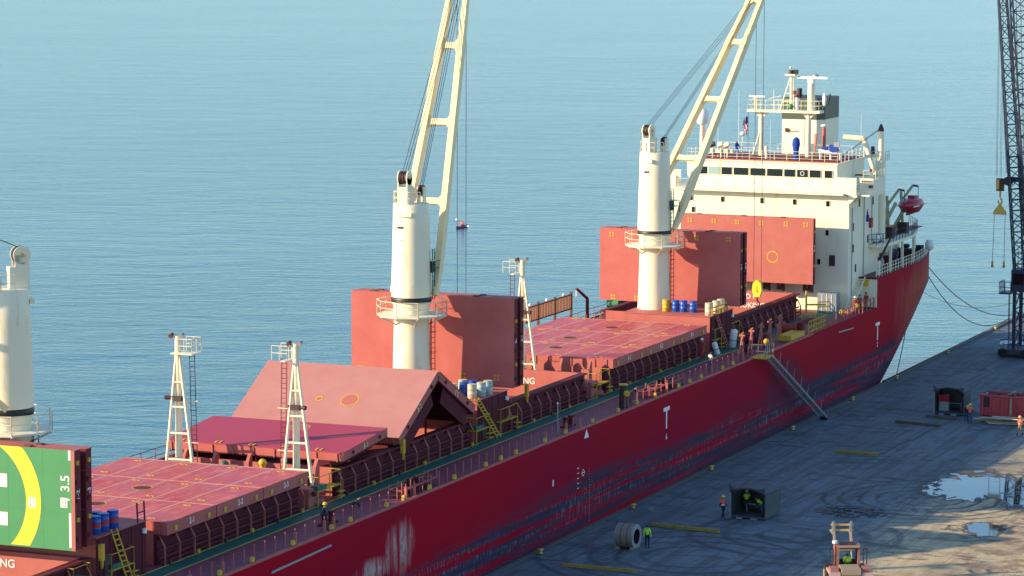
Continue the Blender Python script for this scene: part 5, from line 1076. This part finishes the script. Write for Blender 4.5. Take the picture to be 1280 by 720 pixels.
# ------------------------------------------------------------------ gangway
GWM = mat('dull gangway aluminium', (0.20, 0.215, 0.22), 0.5, metal=0.2, var=(0.12, 0.13, 0.14), vscale=4, vamt=0.8)
gw = thing('gangway', (0.9, 283.5, 0), 'grey metal gangway ladder sloping from the ship deck down to the quay', 'gangway')
b = MB(); A = Vector((0.75, 283.8, 8.15)); B_ = Vector((1.55, 298.6, 0.25)); n = 26; sd = Vector((0.38, 0, 0))
for s_ in (-1, 1): b = MB(); b.bar(A+sd*s_, B_+sd*s_, 0.06, 0.24, GWM); b.build('side_beam', gw)
for i in range(n): p_ = A.lerp(B_, (i+0.5)/n); b = MB(); b.box(p_.x-0.36, p_.x+0.36, p_.y-0.13, p_.y+0.13, p_.z-0.02, p_.z+0.03, GWM); b.build('tread', gw)
for s_ in (-1, 1):
    b = MB()
    for i in range(0, 9): p_ = A.lerp(B_, i/8)+sd*s_; b.tube(p_, p_+Vector((0.0, 0.55, 0.95)), 0.028, 0.028, GWM, 5)
    b.tube(A+sd*s_+Vector((0, 0.55, 0.95)), B_+sd*s_+Vector((0, 0.55, 0.95)), 0.016, 0.016, ROPE, 4)
    b.build('handrail', gw)
b = MB(); b.box(-0.2, 1.3, 281.4, 283.9, 8.1, 8.2, YEL); b.rail([(1.25, 283.8, 8.2), (1.25, 281.5, 8.2), (-0.1, 281.5, 8.2)], 1.2, GWM, 0.6, 0.03, (1.0, 0.5), 0.035); b.build('top_platform', gw)
b = MB(); b.tube((1.2, 298.7, 0.14), (1.95, 298.7, 0.14), 0.14, 0.14, RUBBER, 10); b.build('roller', gw)

# mooring ropes
def rope(name, a, e, sag, label, r=0.05):
    a = Vector(a); e = Vector(e); b = MB(); n = 18; pts = [a.lerp(e, i/n)-Vector((0, 0, sag*4*(i/n)*(1-i/n))) for i in range(n+1)]
    for p_, q_ in zip(pts, pts[1:]): b.tube(p_, q_, r, r, ROPE, 5, False)
    b.build(name, label=label, cat='rope', group='mooring ropes at the stern')
rope('mooring_rope', (-2.7, 349.3, 9.9), (0.3, 381.0, 0.45), 2.2, 'upper of two sagging mooring ropes running from the stern corner to the quay edge')
rope('mooring_rope', (-2.9, 349.0, 9.6), (0.3, 376.5, 0.45), 3.2, 'lower more sagging mooring rope from the stern corner to the quay edge')
rope('mooring_rope', (-3.0, 346.0, 7.4), (0.6, 378.0, 2.2), 1.4, 'thin pale rope leaving the stern quarter below the thick pair', 0.025)
rope('mooring_rope', (-2.6, 343.4, 5.6), (0.4, 328.0, 0.3), 0.5, 'steep grey rope dropping from the hull quarter to the nearest edge bollard', 0.05)
# quay edge bollards
GBQ = 'yellow bollards along the quay edge'
bp_ = local_thing('mooring_bollard', 'x', 'bollard', GBQ)
b = MB(); b.lathe((0, 0, 0), [(0.24, 0), (0.19, 0.06), (0.16, 0.3), (0.26, 0.38), (0.26, 0.46), (0.1, 0.52)], GOLD, 14); k1 = b.build('post', bp_, org=(0, 0, 0)); b = MB(); b.box(-0.3, 0.3, -0.3, 0.3, 0, 0.04, RUST); k2 = b.build('base_plate', bp_, org=(0, 0, 0)); kids(k1, k2)
bl_ = [('yellow edge bollard nearest the bottom of the picture', 228.5), ('yellow edge bollard left above the steel coil', 248.7), ('yellow edge bollard left of the near open shelter', 268.3), ('yellow edge bollard nearest the gangway foot on its near side', 291.6), ('yellow edge bollard just beyond the gangway foot', 311.2), ('edge bollard holding the steep rope near the stern', 327.0), ('edge bollard between the stern and the lattice crane', 347.4), ('edge bollard left of the lattice crane leg', 368.4)]
for i, (l_, y) in enumerate(bl_):
    o = bp_ if i == 0 else place(bp_, (0, 0, 0), 0, l_, GBQ); o.scale = (0.85, 0.85, 0.8); o.location = (0.72, y, 0.002); o['label'] = l_

# ------------------------------------------------------------------ quay objects
coil = thing('steel_coil', (6.05, 233.3, 0.0), 'wide strapped steel coil lying on its side on the quay', 'coil', rz=R(-3))
b = MB(); n = 36; ro, ri, hw = 0.95, 0.60, 0.74
def cr_(r, x): return [(x, r*cos(2*pi*i/n), 0.96+r*sin(2*pi*i/n)) for i in range(n)]
vs = cr_(ro, -hw)+cr_(ro, hw)+cr_(ri, -hw)+cr_(ri, hw)
b.add(vs, [(i, (i+1) % n, n+(i+1) % n, n+i) for i in range(n)], COILM, True); b.add(vs, [(2*n+i, 3*n+i, 3*n+(i+1) % n, 2*n+(i+1) % n) for i in range(n)], BLACKGEAR, True)
b.add(vs, [(i, 2*n+i, 2*n+(i+1) % n, (i+1) % n) for i in range(n)]+[(n+i, n+(i+1) % n, 3*n+(i+1) % n, 3*n+i) for i in range(n)], mat('coil end steel', (0.45, 0.47, 0.5), 0.35, metal=0.6)); b.build('roll', coil, org=(0, 0, 0))
for x in (-0.7, -0.25, 0.25, 0.7):
    b = MB(); m_ = GALV if abs(x) > 0.5 else RUST
    vs = [(x+dx, r*cos(2*pi*i/n), 0.96+r*sin(2*pi*i/n)) for dx in (-0.03, 0.03) for r in (0.953, 0.965) for i in range(n)]
    b.add(vs, [(n+i, n+(i+1) % n, 3*n+(i+1) % n, 3*n+i) for i in range(n)], m_); b.build('strap', coil, org=(0, 0, 0))
b = MB()
for x in (-0.6, 0.6):
    for y in (-0.62, 0.62): b.prism([(y-0.2, 0), (y+0.2, 0), (y, 0.2)], x-0.15, x+0.15, WOOD, 'x')
b.build('chock', coil, org=(0, 0, 0))

def shelter(loc, rz, label, w=3.2, dep=3.0, h=2.35, flap=True):
    o = thing('open_shelter', loc, label, 'shelter', rz=rz); hw = w/2
    roof = [(-hw, h), (-hw*0.55, h+0.32), (0, h+0.42), (hw*0.55, h+0.32), (hw, h)]
    b = MB()
    for x in (-hw, hw-0.06): b.box(x, x+0.06, 0, dep, 0.25, h, SHELT)
    b.box(-hw, hw, dep-0.06, dep, 0.25, h, SHELT); b.box(-hw, hw, 0, dep, 0.12, 0.25, SHELT); b.build('walls', o, org=(0, 0, 0))
    b = MB(); b.prism(roof+[(x, z-0.07) for x, z in reversed(roof)], -0.1, dep, SHELT); b.build('roof', o, org=(0, 0, 0))
    b = MB()
    for x in (-hw-0.02, hw-0.08): b.box(x, x+0.1, -0.05, 0.06, 0, h, GALV if x < 0 else SHELT)
    for k in range(4): b.bar((roof[k][0], -0.08, roof[k][1]+0.0), (roof[k+1][0], -0.08, roof[k+1][1]+0.0), 0.08, 0.12, SHELT)
    b.build('frame', o, org=(0, 0, 0))
    b = MB()
    for x in (-hw*0.5, hw*0.3): b.box(x-0.25, x+0.25, -0.02, dep, 0.0, 0.12, GALV)
    b.build('skid', o, org=(0, 0, 0))
    b = MB(); b.box(-0.9, 0.9, dep*0.55, dep*0.62, 0.9, 0.96, GALV); b.box(-0.85, -0.8, dep*0.55, dep*0.62, 0.25, 0.9, GALV); b.box(0.8, 0.85, dep*0.55, dep*0.62, 0.25, 0.9, GALV); b.build('bench', o, org=(0, 0, 0))
    if flap: b = MB(); b.prism([(-hw, h), (-hw-0.08, h+0.65), (-hw+0.6, h+0.1)], -0.12, -0.06, SHELT); b.prism([(hw-0.1, h+0.1), (hw+0.05, h+0.5), (hw-0.9, h+0.35)], -0.1, -0.04, SHELT); b.build('roof_flap', o, org=(0, 0, 0))
    return o
shelter((10.9, 247.9, 0), R(-4), 'open fronted dark steel shelter with two workers inside it', 3.1, 3.2, 2.15)
shelter((11.95, 306.0, 0), R(2), 'smaller dark open shelter with a lamp inside left of the skip', 3.0, 3.0, 2.3)
o = thing('red_crate', (11.2, 307.2, 1.15), 'bright red box on the left inside the far dark shelter', 'box'); b = MB(); b.box(-0.55, 0.5, -0.3, 0.3, 0, 0.6, BOATRED); b.box(-0.6, 0.55, -0.34, 0.34, 0.6, 0.66, BOATRED); b.build('box_body', o, org=(0, 0, 0)); b = MB(); b.box(-0.5, 0.45, -0.25, 0.25, -0.95, 0, GALV); b.build('stand', o, org=(0, 0, 0))
# red skip with debris
sk = thing('waste_skip', (17.9, 306.4, 0), 'long open red waste skip with ribbed sides full of scrap', 'skip', rz=R(-3))
b = MB(); w_, l_, h_ = 2.6, 6.2, 2.1
b.prism([(-2.9, 0.15), (l_-3.0, 0.15), (l_-3.0, h_), (-3.1, h_)], 0, 0.06, SKIPR, 'y'); b.prism([(-2.9, 0.15), (l_-3.0, 0.15), (l_-3.0, h_), (-3.1, h_)], w_-0.06, w_, SKIPR, 'y')
b.box(-3.05, -2.95, 0.06, w_-0.06, 0.15, h_, SKIPR); b.box(l_-3.06, l_-3.0, 0.06, w_-0.06, 0.15, h_, SKIPR); b.box(-2.9, l_-3.0, 0.06, w_-0.06, 0.15, 0.25, SKIPR); b.build('body', sk, org=(0, 0, 0))
for k in range(8): b = MB(); x = -2.75+k*0.82; b.box(x-0.08, x+0.08, -0.12, -0.002, 0.15, h_-0.08, SKIPR); b.build('rib', sk, org=(0, 0, 0))
b = MB(); b.box(-3.15, l_-2.95, -0.14, 0.08, h_-0.07, h_+0.05, SKIPR); b.box(-3.15, l_-2.95, w_-0.05, w_+0.08, h_-0.07, h_+0.05, SKIPR); b.build('rim', sk, org=(0, 0, 0))
random.seed(11)
o = thing('scrap_heap', (17.9, 307.6, 1.85), 'dark tangled scrap filling the red skip', 'scrap'); b = MB()
for k in range(46):
    x = random.uniform(-2.7, 2.8); y = random.uniform(-0.9, 0.9); a_ = random.uniform(0, 6.28); L_ = random.uniform(0.3, 1.1); z = random.uniform(-0.2, 0.55)
    b.bar((x, y, z), (x+L_*cos(a_)*0.6, y+L_*sin(a_)*0.4, z+random.uniform(-.2, .35)), random.uniform(0.05, 0.3), random.uniform(0.04, 0.12), random.choice((BLACKGEAR, BLACKGEAR, RUST, GALV)))
b.box(-2.9, 3.0, -1.1, 1.1, -0.9, 0.1, BLACKGEAR); b.build('scrap', o, org=(0, 0, 0))
# timber pile and single planks
GT = 'loose planks piled in front of the red skip'
random.seed(21)
for k in range(14):
    x0 = 15.3+random.uniform(0, 2.6); yy = 302.2+random.uniform(-0.2, 2.4); a_ = R(random.uniform(-8, 12)); L_ = random.uniform(3.2, 5.4); z = 0.10+0.13*(k//3)
    b = MB(); b.bar((x0, yy, z), (x0+L_*cos(a_), yy+L_*sin(a_), z+random.uniform(-0.02, 0.12)), random.uniform(0.2, 0.34), 0.07, WOOD if k % 3 == 0 else mat('bleached timber', (0.66, 0.58, 0.46), 0.85, var=(0.3, 0.22, 0.14), vscale=2, vamt=0.7))
    b.build('timber_plank', label=('bleached' if k % 3 else 'brown')+(' plank in the bottom layer of the loose timber pile', ' plank in the lower middle of the loose timber pile', ' plank in the middle of the loose timber pile', ' plank in the upper middle of the loose timber pile', ' plank on top of the loose timber pile')[k//3], cat='plank', group=GT)
for k, (x, z, dx) in enumerate(((18.3, 1.0, -0.25), (19.9, 1.2, -0.3))):
    b = MB(); b.bar((x, 304.9, 0.5), (x+dx, 306.1, 2.0), 0.22, 0.06, WOOD); b.build('timber_plank', label=('left' if k == 0 else 'right')+' one of two short boards leaning upright against the red skip', cat='plank')
for (a, e, mt, lb_) in (((4.7, 242.4), (10.6, 241.7), TIMY, 'yellow timber baulk lying between the coil and the near shelter'), ((4.0, 224.9), (9.9, 224.8), TIMY, 'yellow timber baulk nearest the bottom edge of the picture'), ((8.05, 281.5), (12.05, 280.9), TIMY, 'dull yellow timber baulk lying alone in the middle of the quay'), ((8.4, 299.8), (13.1, 298.7), DKWOOD, 'dark long baulk lying in front of the far shelter'), ((10.3, 303.9), (13.3, 303.3), DKWOOD, 'short dark baulk lying at the mouth of the far shelter')):
    b = MB(); b.bar((*a, 0.13), (*e, 0.13), 0.26, 0.24, mt); b.bar(((a[0]*0.8+e[0]*0.2), a[1]-0.15, 0.02), ((a[0]*0.8+e[0]*0.2)+0.01, a[1]+0.5, 0.02), 0.12, 0.04, WOOD); b.build('timber_baulk', label=lb_, cat='timber')
b = MB(); pr_ = [Vector((12.0+0.02*i*i*0.02, 281.2+17.5*i/14, 0.03))+Vector((0.9*i/14+0.15*sin(i*0.9), 0, 0)) for i in range(15)]
for p_, q_ in zip(pr_, pr_[1:]): b.tube(p_, q_, 0.035, 0.035, ROPE, 5, False)
b.build('hose', label='thin dark hose stretched along the quay between two baulks', cat='hose')
b = MB(); random.seed(31); n = 40; cc = (17.7, 254.3)
for k in range(150):
    a_ = random.uniform(0, 6.28); r_ = random.random()**0.6; x = cc[0]+3.0*r_*cos(a_); y = cc[1]+2.6*r_*sin(a_); h_ = random.uniform(0.04, 0.16)*(1.2-r_)+0.03; s_ = random.uniform(0.15, 0.5)
    an = random.uniform(0, 6.28); pts = [(x+s_*random.uniform(.6, 1)*cos(an+i*1.05), y+s_*random.uniform(.6, 1)*sin(an+i*1.05)) for i in range(6)]
    vs = [(px, py, 0.003) for px, py in pts]+[(x+(px-x)*0.5, y+(py-y)*0.5, h_) for px, py in pts]
    b.add(vs, [(i, (i+1) % 6, 6+(i+1) % 6, 6+i) for i in range(6)]+[(6, 7, 8, 9, 10, 11)], TARDK)
b.build('spilled_coal', label='low spread of black wet rubble on the quay above the loader', cat='rubble', kind='stuff')

# wheel loader / forklift seen from behind
ld = thing('wheel_loader', (26.0, 225.5, 0), 'faded red forklift loader seen from behind with a raised yellow fork frame', 'loader', rz=R(24)); ld.scale = (1.12, 1.05, 1.0)
b = MB(); b.box(-0.75, 0.75, -2.3, 0.6, 0.75, 1.55, LOADP); b.box(-0.62, 0.62, -2.45, -0.6, 1.55, 1.95, LOADT); b.box(-0.5, 0.5, -2.32, -2.3, 0.85, 1.45, BLACKGEAR); b.box(-0.3, 0.3, -2.36, -2.325, 1.1, 1.3, REFL)
b.box(-0.65, 0.65, 0.6, 2.4, 0.6, 1.2, LOADP); b.build('body', ld, org=(0, 0, 0))
for sx in (-1, 1):
    b = MB(); b.box(min(sx*0.70, sx*1.42), max(sx*0.70, sx*1.42), -2.3, -0.4, 1.58, 1.72, LOADF); b.box(min(sx*0.70, sx*1.42), max(sx*0.70, sx*1.42), -2.40, -2.25, 0.95, 1.72, LOADF); b.box(min(sx*0.80, sx*1.3), max(sx*0.80, sx*1.3), -2.1, -1.0, 1.72, 1.95, LOADP); b.build('fender', ld, org=(0, 0, 0))
for x, y in ((-1.05, -1.35), (1.05, -1.35), (-1.05, 1.5), (1.05, 1.5)):
    b = MB(); b.lathe((x, y, 0.78), [(0.45, -0.27), (0.74, -0.25), (0.78, -0.15), (0.78, 0.15), (0.74, 0.25), (0.45, 0.27)], RUBBER, 24, True, 'x'); wl = b.build('wheel', ld, org=(0, 0, 0)); b = MB(); b.lathe((x, y, 0.78), [(0.42, -0.285), (0.42, 0.285)], LOADT, 18, True, 'x'); b.build('rim', wl, org=(0, 0, 0))
b = MB()
for x in (-0.68, 0.68):
    b.box(x-0.08, x+0.08, -0.64, -0.5, 1.55, 3.25, LOADP); b.box(x-0.06, x+0.06, 0.6, 0.72, 1.2, 3.25, BLK); b.box(x-0.03, x+0.03, -0.5, 0.6, 1.5, 2.0, BLACKGEAR)
b.box(-0.78, 0.78, -0.72, 0.85, 3.25, 3.33, LOADP); b.box(-0.70, 0.70, -0.76, -0.725, 3.2, 3.32, LOADT); b.box(-0.5, 0.5, -0.3, 0.5, 3.33, 3.40, BLACKGEAR); b.box(-0.62, 0.62, -0.6, -0.5, 1.55, 1.95, LOADP)
cb = b.build('cab', ld, org=(0, 0, 0))
b = MB(); b.box(-0.6, 0.6, -0.50, -0.49, 3.05, 3.24, BLACKGEAR); b.build('window', cb, org=(0, 0, 0))
b = MB(); b.box(-0.62, 0.62, 0.62, 0.66, 1.3, 2.1, BLACKGEAR); b.box(-0.3, 0.3, -0.2, 0.3, 1.55, 1.75, BLK); b.box(-0.3, 0.3, -0.3, -0.2, 1.7, 2.0, BLK); b.build('seat', cb, org=(0, 0, 0))
b = MB()
for sx in (-1, 1):
    x = sx*0.98; b.tube((x, -0.6, 1.95), (x, -0.6, 3.1), 0.035, 0.035, BLK, 6); b.tube((x+sx*0.22, -0.6, 1.95), (x+sx*0.22, -0.6, 3.1), 0.035, 0.035, BLK, 6); b.tube((x, -0.6, 3.1), (x+sx*0.22, -0.6, 3.1), 0.035, 0.035, BLK, 6)
b.build('mirror_frame', ld, org=(0, 0, 0))
b = MB(); b.tube((-0.85, -0.3, 1.9), (-0.85, -0.3, 3.45), 0.09, 0.09, LOADP, 8); b.build('exhaust', ld, org=(0, 0, 0)); b = MB(); b.tube((-0.85, -0.3, 3.45), (-0.85, -0.3, 3.65), 0.17, 0.17, PURE, 10); b.build('beacon', ld, org=(0, 0, 0))
b = MB()
for x in (-0.55, 0.55): b.bar((x, 1.2, 1.1), (x, 2.9, 3.6), 0.14, 0.22, LOADT); b.tube((x*0.9, 1.2, 1.6), (x*0.9, 2.4, 2.9), 0.06, 0.06, GALV, 8); b.bar((x, 2.9, 3.4), (x, 2.9, 4.3), 0.16, 0.14, GALV)
b.bar((-0.6, 1.9, 2.5), (0.6, 1.9, 2.5), 0.12, 0.12, LOADT); b.bar((-0.7, 2.2, 2.95), (0.7, 2.2, 2.95), 0.08, 0.1, GOLD); fkb = b.build('lift_arms', ld, org=(0, 0, 0))
b = MB(); b.bar((-0.75, 2.95, 3.75), (0.75, 2.95, 3.75), 0.1, 0.13, GOLD); b.bar((-0.75, 2.95, 4.15), (0.75, 2.95, 4.15), 0.1, 0.13, GOLD)
for x in (-0.6, 0.6): b.box(x-0.08, x+0.08, 2.98, 3.06, 3.5, 4.4, GALV); b.box(x-0.08, x+0.08, 3.0, 4.3, 3.45, 3.52, GALV)
b.build('fork_carriage', fkb, org=(0, 0, 0))
drv = figure('person', 'driver in lime vest seated inside the cab of the loader', (26.0, 225.5, 1.35), R(24+180), LIME, NAVY, None, LIME, 'sit')

# lattice harbour crane at the right
hc = thing('harbour_crane', (8.4, 348.5, 0), 'dark navy lattice boom crane standing on the quay at the right edge', 'crane')
def lattice(b, a0, a1, w0, w1, seg, mt, r=0.08):
    a0 = Vector(a0); a1 = Vector(a1); ax_ = (a1-a0).normalized(); sx = Vector((0.92, 0.39, 0)); sy = ax_.cross(sx).normalized(); sx = sy.cross(ax_).normalized()
    cs = []
    for k in range(seg+1):
        c_ = a0.lerp(a1, k/seg); w = (w0+(w1-w0)*k/seg)/2; cs.append([c_+sx*w*i+sy*w*j for i, j in ((-1, -1), (1, -1), (1, 1), (-1, 1))])
    for i in range(4): b.tube(cs[0][i], cs[-1][i], r, r, mt, 5, False)
    for k in range(seg):
        for i in range(4):
            j = (i+1) % 4; b.tube(cs[k][i], cs[k][j], r*0.45, r*0.45, mt, 4, False)
            if k % 2: b.tube(cs[k][i], cs[k+1][j], r*0.5, r*0.5, mt, 4, False)
            else: b.tube(cs[k][j], cs[k+1][i], r*0.5, r*0.5, mt, 4, False)
b = MB(); lattice(b, (8.5, 348.5, 9.0), (5.3, 348.5, 44), 1.5, 0.75, 30, NAVYST, 0.10); b.build('boom', hc)
b = MB(); lattice(b, (10.4, 349.5, 9.0), (6.7, 349.5, 46), 3.2, 1.5, 22, NAVYST, 0.11); b.box(8.2, 11.5, 348.0, 350.5, 28.4, 28.8, NAVYST); b.ladder((8.8, 348.4, 9), (7.3, 348.4, 44), 0.5, (1, 0, 0), RUST, 0.03, 0.6); b.build('back_mast', hc)
b = MB()
for k in (0, 0.25, 0.9, 1.2): b.tube((5.4+k*0.4, 348.4, 44), (5.45+k*0.5, 348.4, 19.6), 0.018, 0.018, WIRE, 4, False)
b.tube((6.9, 349, 46), (16, 349, 20), 0.04, 0.04, WIRE, 4, False); b.tube((6.4, 349, 46), (14, 349, 20), 0.04, 0.04, WIRE, 4, False); b.tube((5.0, 348.4, 44), (6.6, 348.4, 20), 0.03, 0.03, WIRE, 4, False); b.build('cables', hc)
b = MB(); b.bar((6.8, 348.5, 19.4), (12, 348.5, 19.2), 0.5, 0.5, NAVYST); b.lathe((6.9, 348.2, 19.2), [(0.5, -0.3), (0.5, 0.3)], BLACKGEAR, 12, True, 'y'); b.lathe((6.2, 348.4, 19.0), [(0.3, -0.3), (0.3, 0.3)], BLACKGEAR, 12, True, 'y'); b.build('sheave_beam', hc)
b = MB(); b.box(7.6, 10.6, 347.4, 349.8, 7.2, 9.6, NAVYST); cbn = b.build('operator_cabin', hc); b = MB(); b.box(7.8, 9.0, 347.35, 347.397, 8.0, 9.2, GLASS); b.build('window', cbn)
b = MB(); b.box(6.3, 7.6, 347.2, 349.6, 6.9, 7.05, NAVYST); b.rail([(7.6, 347.25, 7.05), (6.35, 347.25, 7.05), (6.35, 349.5, 7.05)], 1.2, NAVYST, 0.6, 0.035, (1, 0.5), 0.04); b.tube((7.9, 347.5, 9.6), (7.9, 347.5, 11.6), 0.04, 0.04, NAVYST, 5); b.tube((8.3, 347.5, 9.6), (8.3, 347.5, 11.9), 0.04, 0.04, NAVYST, 5); b.build('cabin_platform', cbn)
b = MB()
for x, y in ((8.0, 347.5), (10.8, 347.5), (8.0, 350.5), (10.8, 350.5)): b.bar((x, y, 0.9), (x, y, 7.2), 0.35, 0.35, NAVYST)
for z0 in (1.2, 3.2, 5.2): b.bar((8.0, 347.5, z0), (10.8, 347.5, z0+2), 0.12, 0.12, NAVYST); b.bar((10.8, 347.5, z0), (8.0, 347.5, z0+2), 0.12, 0.12, NAVYST); b.bar((8.0, 347.5, z0), (8.0, 350.5, z0+2), 0.12, 0.12, NAVYST)
b.ladder((7.5, 347.2, 0.3), (7.5, 347.2, 7.0), 0.4, (0, 1, 0), NAVYST, 0.03); b.rail([(7.0, 346.8, 0.9), (11.8, 346.8, 0.9)], 1.1, NAVYST, 0.8, 0.04); b.build('portal_legs', hc)
b = MB(); b.box(6.4, 12.5, 347.0, 351.4, 0.35, 0.9, SHELT)
for x in (6.9, 9.4, 11.9): b.lathe((x, 346.9, 0.5), [(0.48, -0.15), (0.5, 0.15)], RUBBER, 16, True, 'y'); b.lathe((x, 351.4, 0.5), [(0.48, -0.15), (0.5, 0.15)], RUBBER, 16, True, 'y')
b.build('undercarriage', hc)
hk = thing('hook_block', (5.95, 348.4, 16.2), 'yellow hook block with spreader plate and two long hanging slings', 'hook'); hk.scale = (0.8, 0.8, 0.98)
b = MB(); b.box(-0.5, 0.5, -0.25, 0.25, 1.9, 3.3, RUST); b.box(-0.55, -0.1, -0.3, 0.3, 2.1, 3.2, GOLD); b.build('block', hk, org=(0, 0, 0))
b = MB(); b.tube((0, 0, 1.9), (0, 0, 1.2), 0.14, 0.14, GOLD, 8)
pr_ = [Vector((0.26*cos(t_), 0, 0.75+0.32*sin(t_))) for t_ in [R(90-36*i) for i in range(9)]]
for p_, q_ in zip(pr_, pr_[1:]): b.tube(p_, q_, 0.11, 0.11, GOLD, 8)
b.build('hook', hk, org=(0, 0, 0))
b = MB(); b.prism([(-0.95, -0.75), (0.95, -0.75), (0.85, -0.35), (0.2, 0.35), (-0.2, 0.35), (-0.85, -0.35)], -0.1, 0.1, GOLD); b.build('spreader', hk, org=(0, 0, 0))
for x, e in ((-0.75, -0.9), (0.75, 0.7)):
    b = MB(); b.tube((x, 0, -0.75), (e, 0, -6.0), 0.035, 0.035, BLACKGEAR, 5); b.lathe((e, 0, -6.7), [(0.05, 0.8), (0.18, 0.6), (0.12, 0.4), (0.24, 0.15), (0.08, 0)], GOLD, 10); b.build('sling', hk, org=(0, 0, 0))
o = thing('bag_heap', (6.4, 356.5, 0), 'small pale heap of bags on the quay behind the lattice crane', 'heap'); b = MB(); random.seed(8)
for k in range(9): b.ball((random.uniform(-1.6, 1.6), random.uniform(-1, 1), 0.25), random.uniform(0.4, 0.7), PURE, 6, (1.2, 1, 0.55))
b.build('bags', o, org=(0, 0, 0))

# kayak
ky = thing('kayak', (-110.7, 469.9, -2.2), 'small red kayak with a lone paddler out on the water', 'kayak', rz=R(-4)); ky.scale = (0.9, 0.9, 0.9)
b = MB(); n = 12; vs = []
for i in range(n+1):
    t_ = i/n; w = 0.34*(1-abs(2*t_-1)**2.2)+0.01; yy = -2.3+4.6*t_; z = 0.12*abs(2*t_-1)**2
    vs += [(-w, yy, 0.22+z), (-w*0.7, yy, 0.0), (w*0.7, yy, 0.0), (w, yy, 0.22+z), (0, yy, 0.34+z)]
b.add(vs, [(i*5+j, i*5+(j+1) % 5, (i+1)*5+(j+1) % 5, (i+1)*5+j) for i in range(n) for j in range(5)], mat('kayak crimson', (0.32, 0.02, 0.06), 0.35), True); b.build('hull', ky, org=(0, 0, 0))
pdl = figure('person', 'paddler in orange life vest sitting in the distant kayak', (-110.7, 469.9, -2.35), R(176), ORANGE, NAVY, None, ORANGE, 'sit')
o = thing('paddle', (-110.7, 469.9, -1.5), 'double ended paddle with white blades held across the kayak', 'paddle', rz=R(-20)); b = MB(); b.tube((-1.1, 0, 0.45), (1.1, 0, -0.35), 0.02, 0.02, BLK, 6); b.build('shaft', o, org=(0, 0, 0))
for x, z in ((-1.25, 0.5), (1.25, -0.4)): b = MB(); b.ball((x, 0, z), 0.24, PURE, 6, (1.0, 0.2, 0.55)); b.build('blade', o, org=(0, 0, 0))
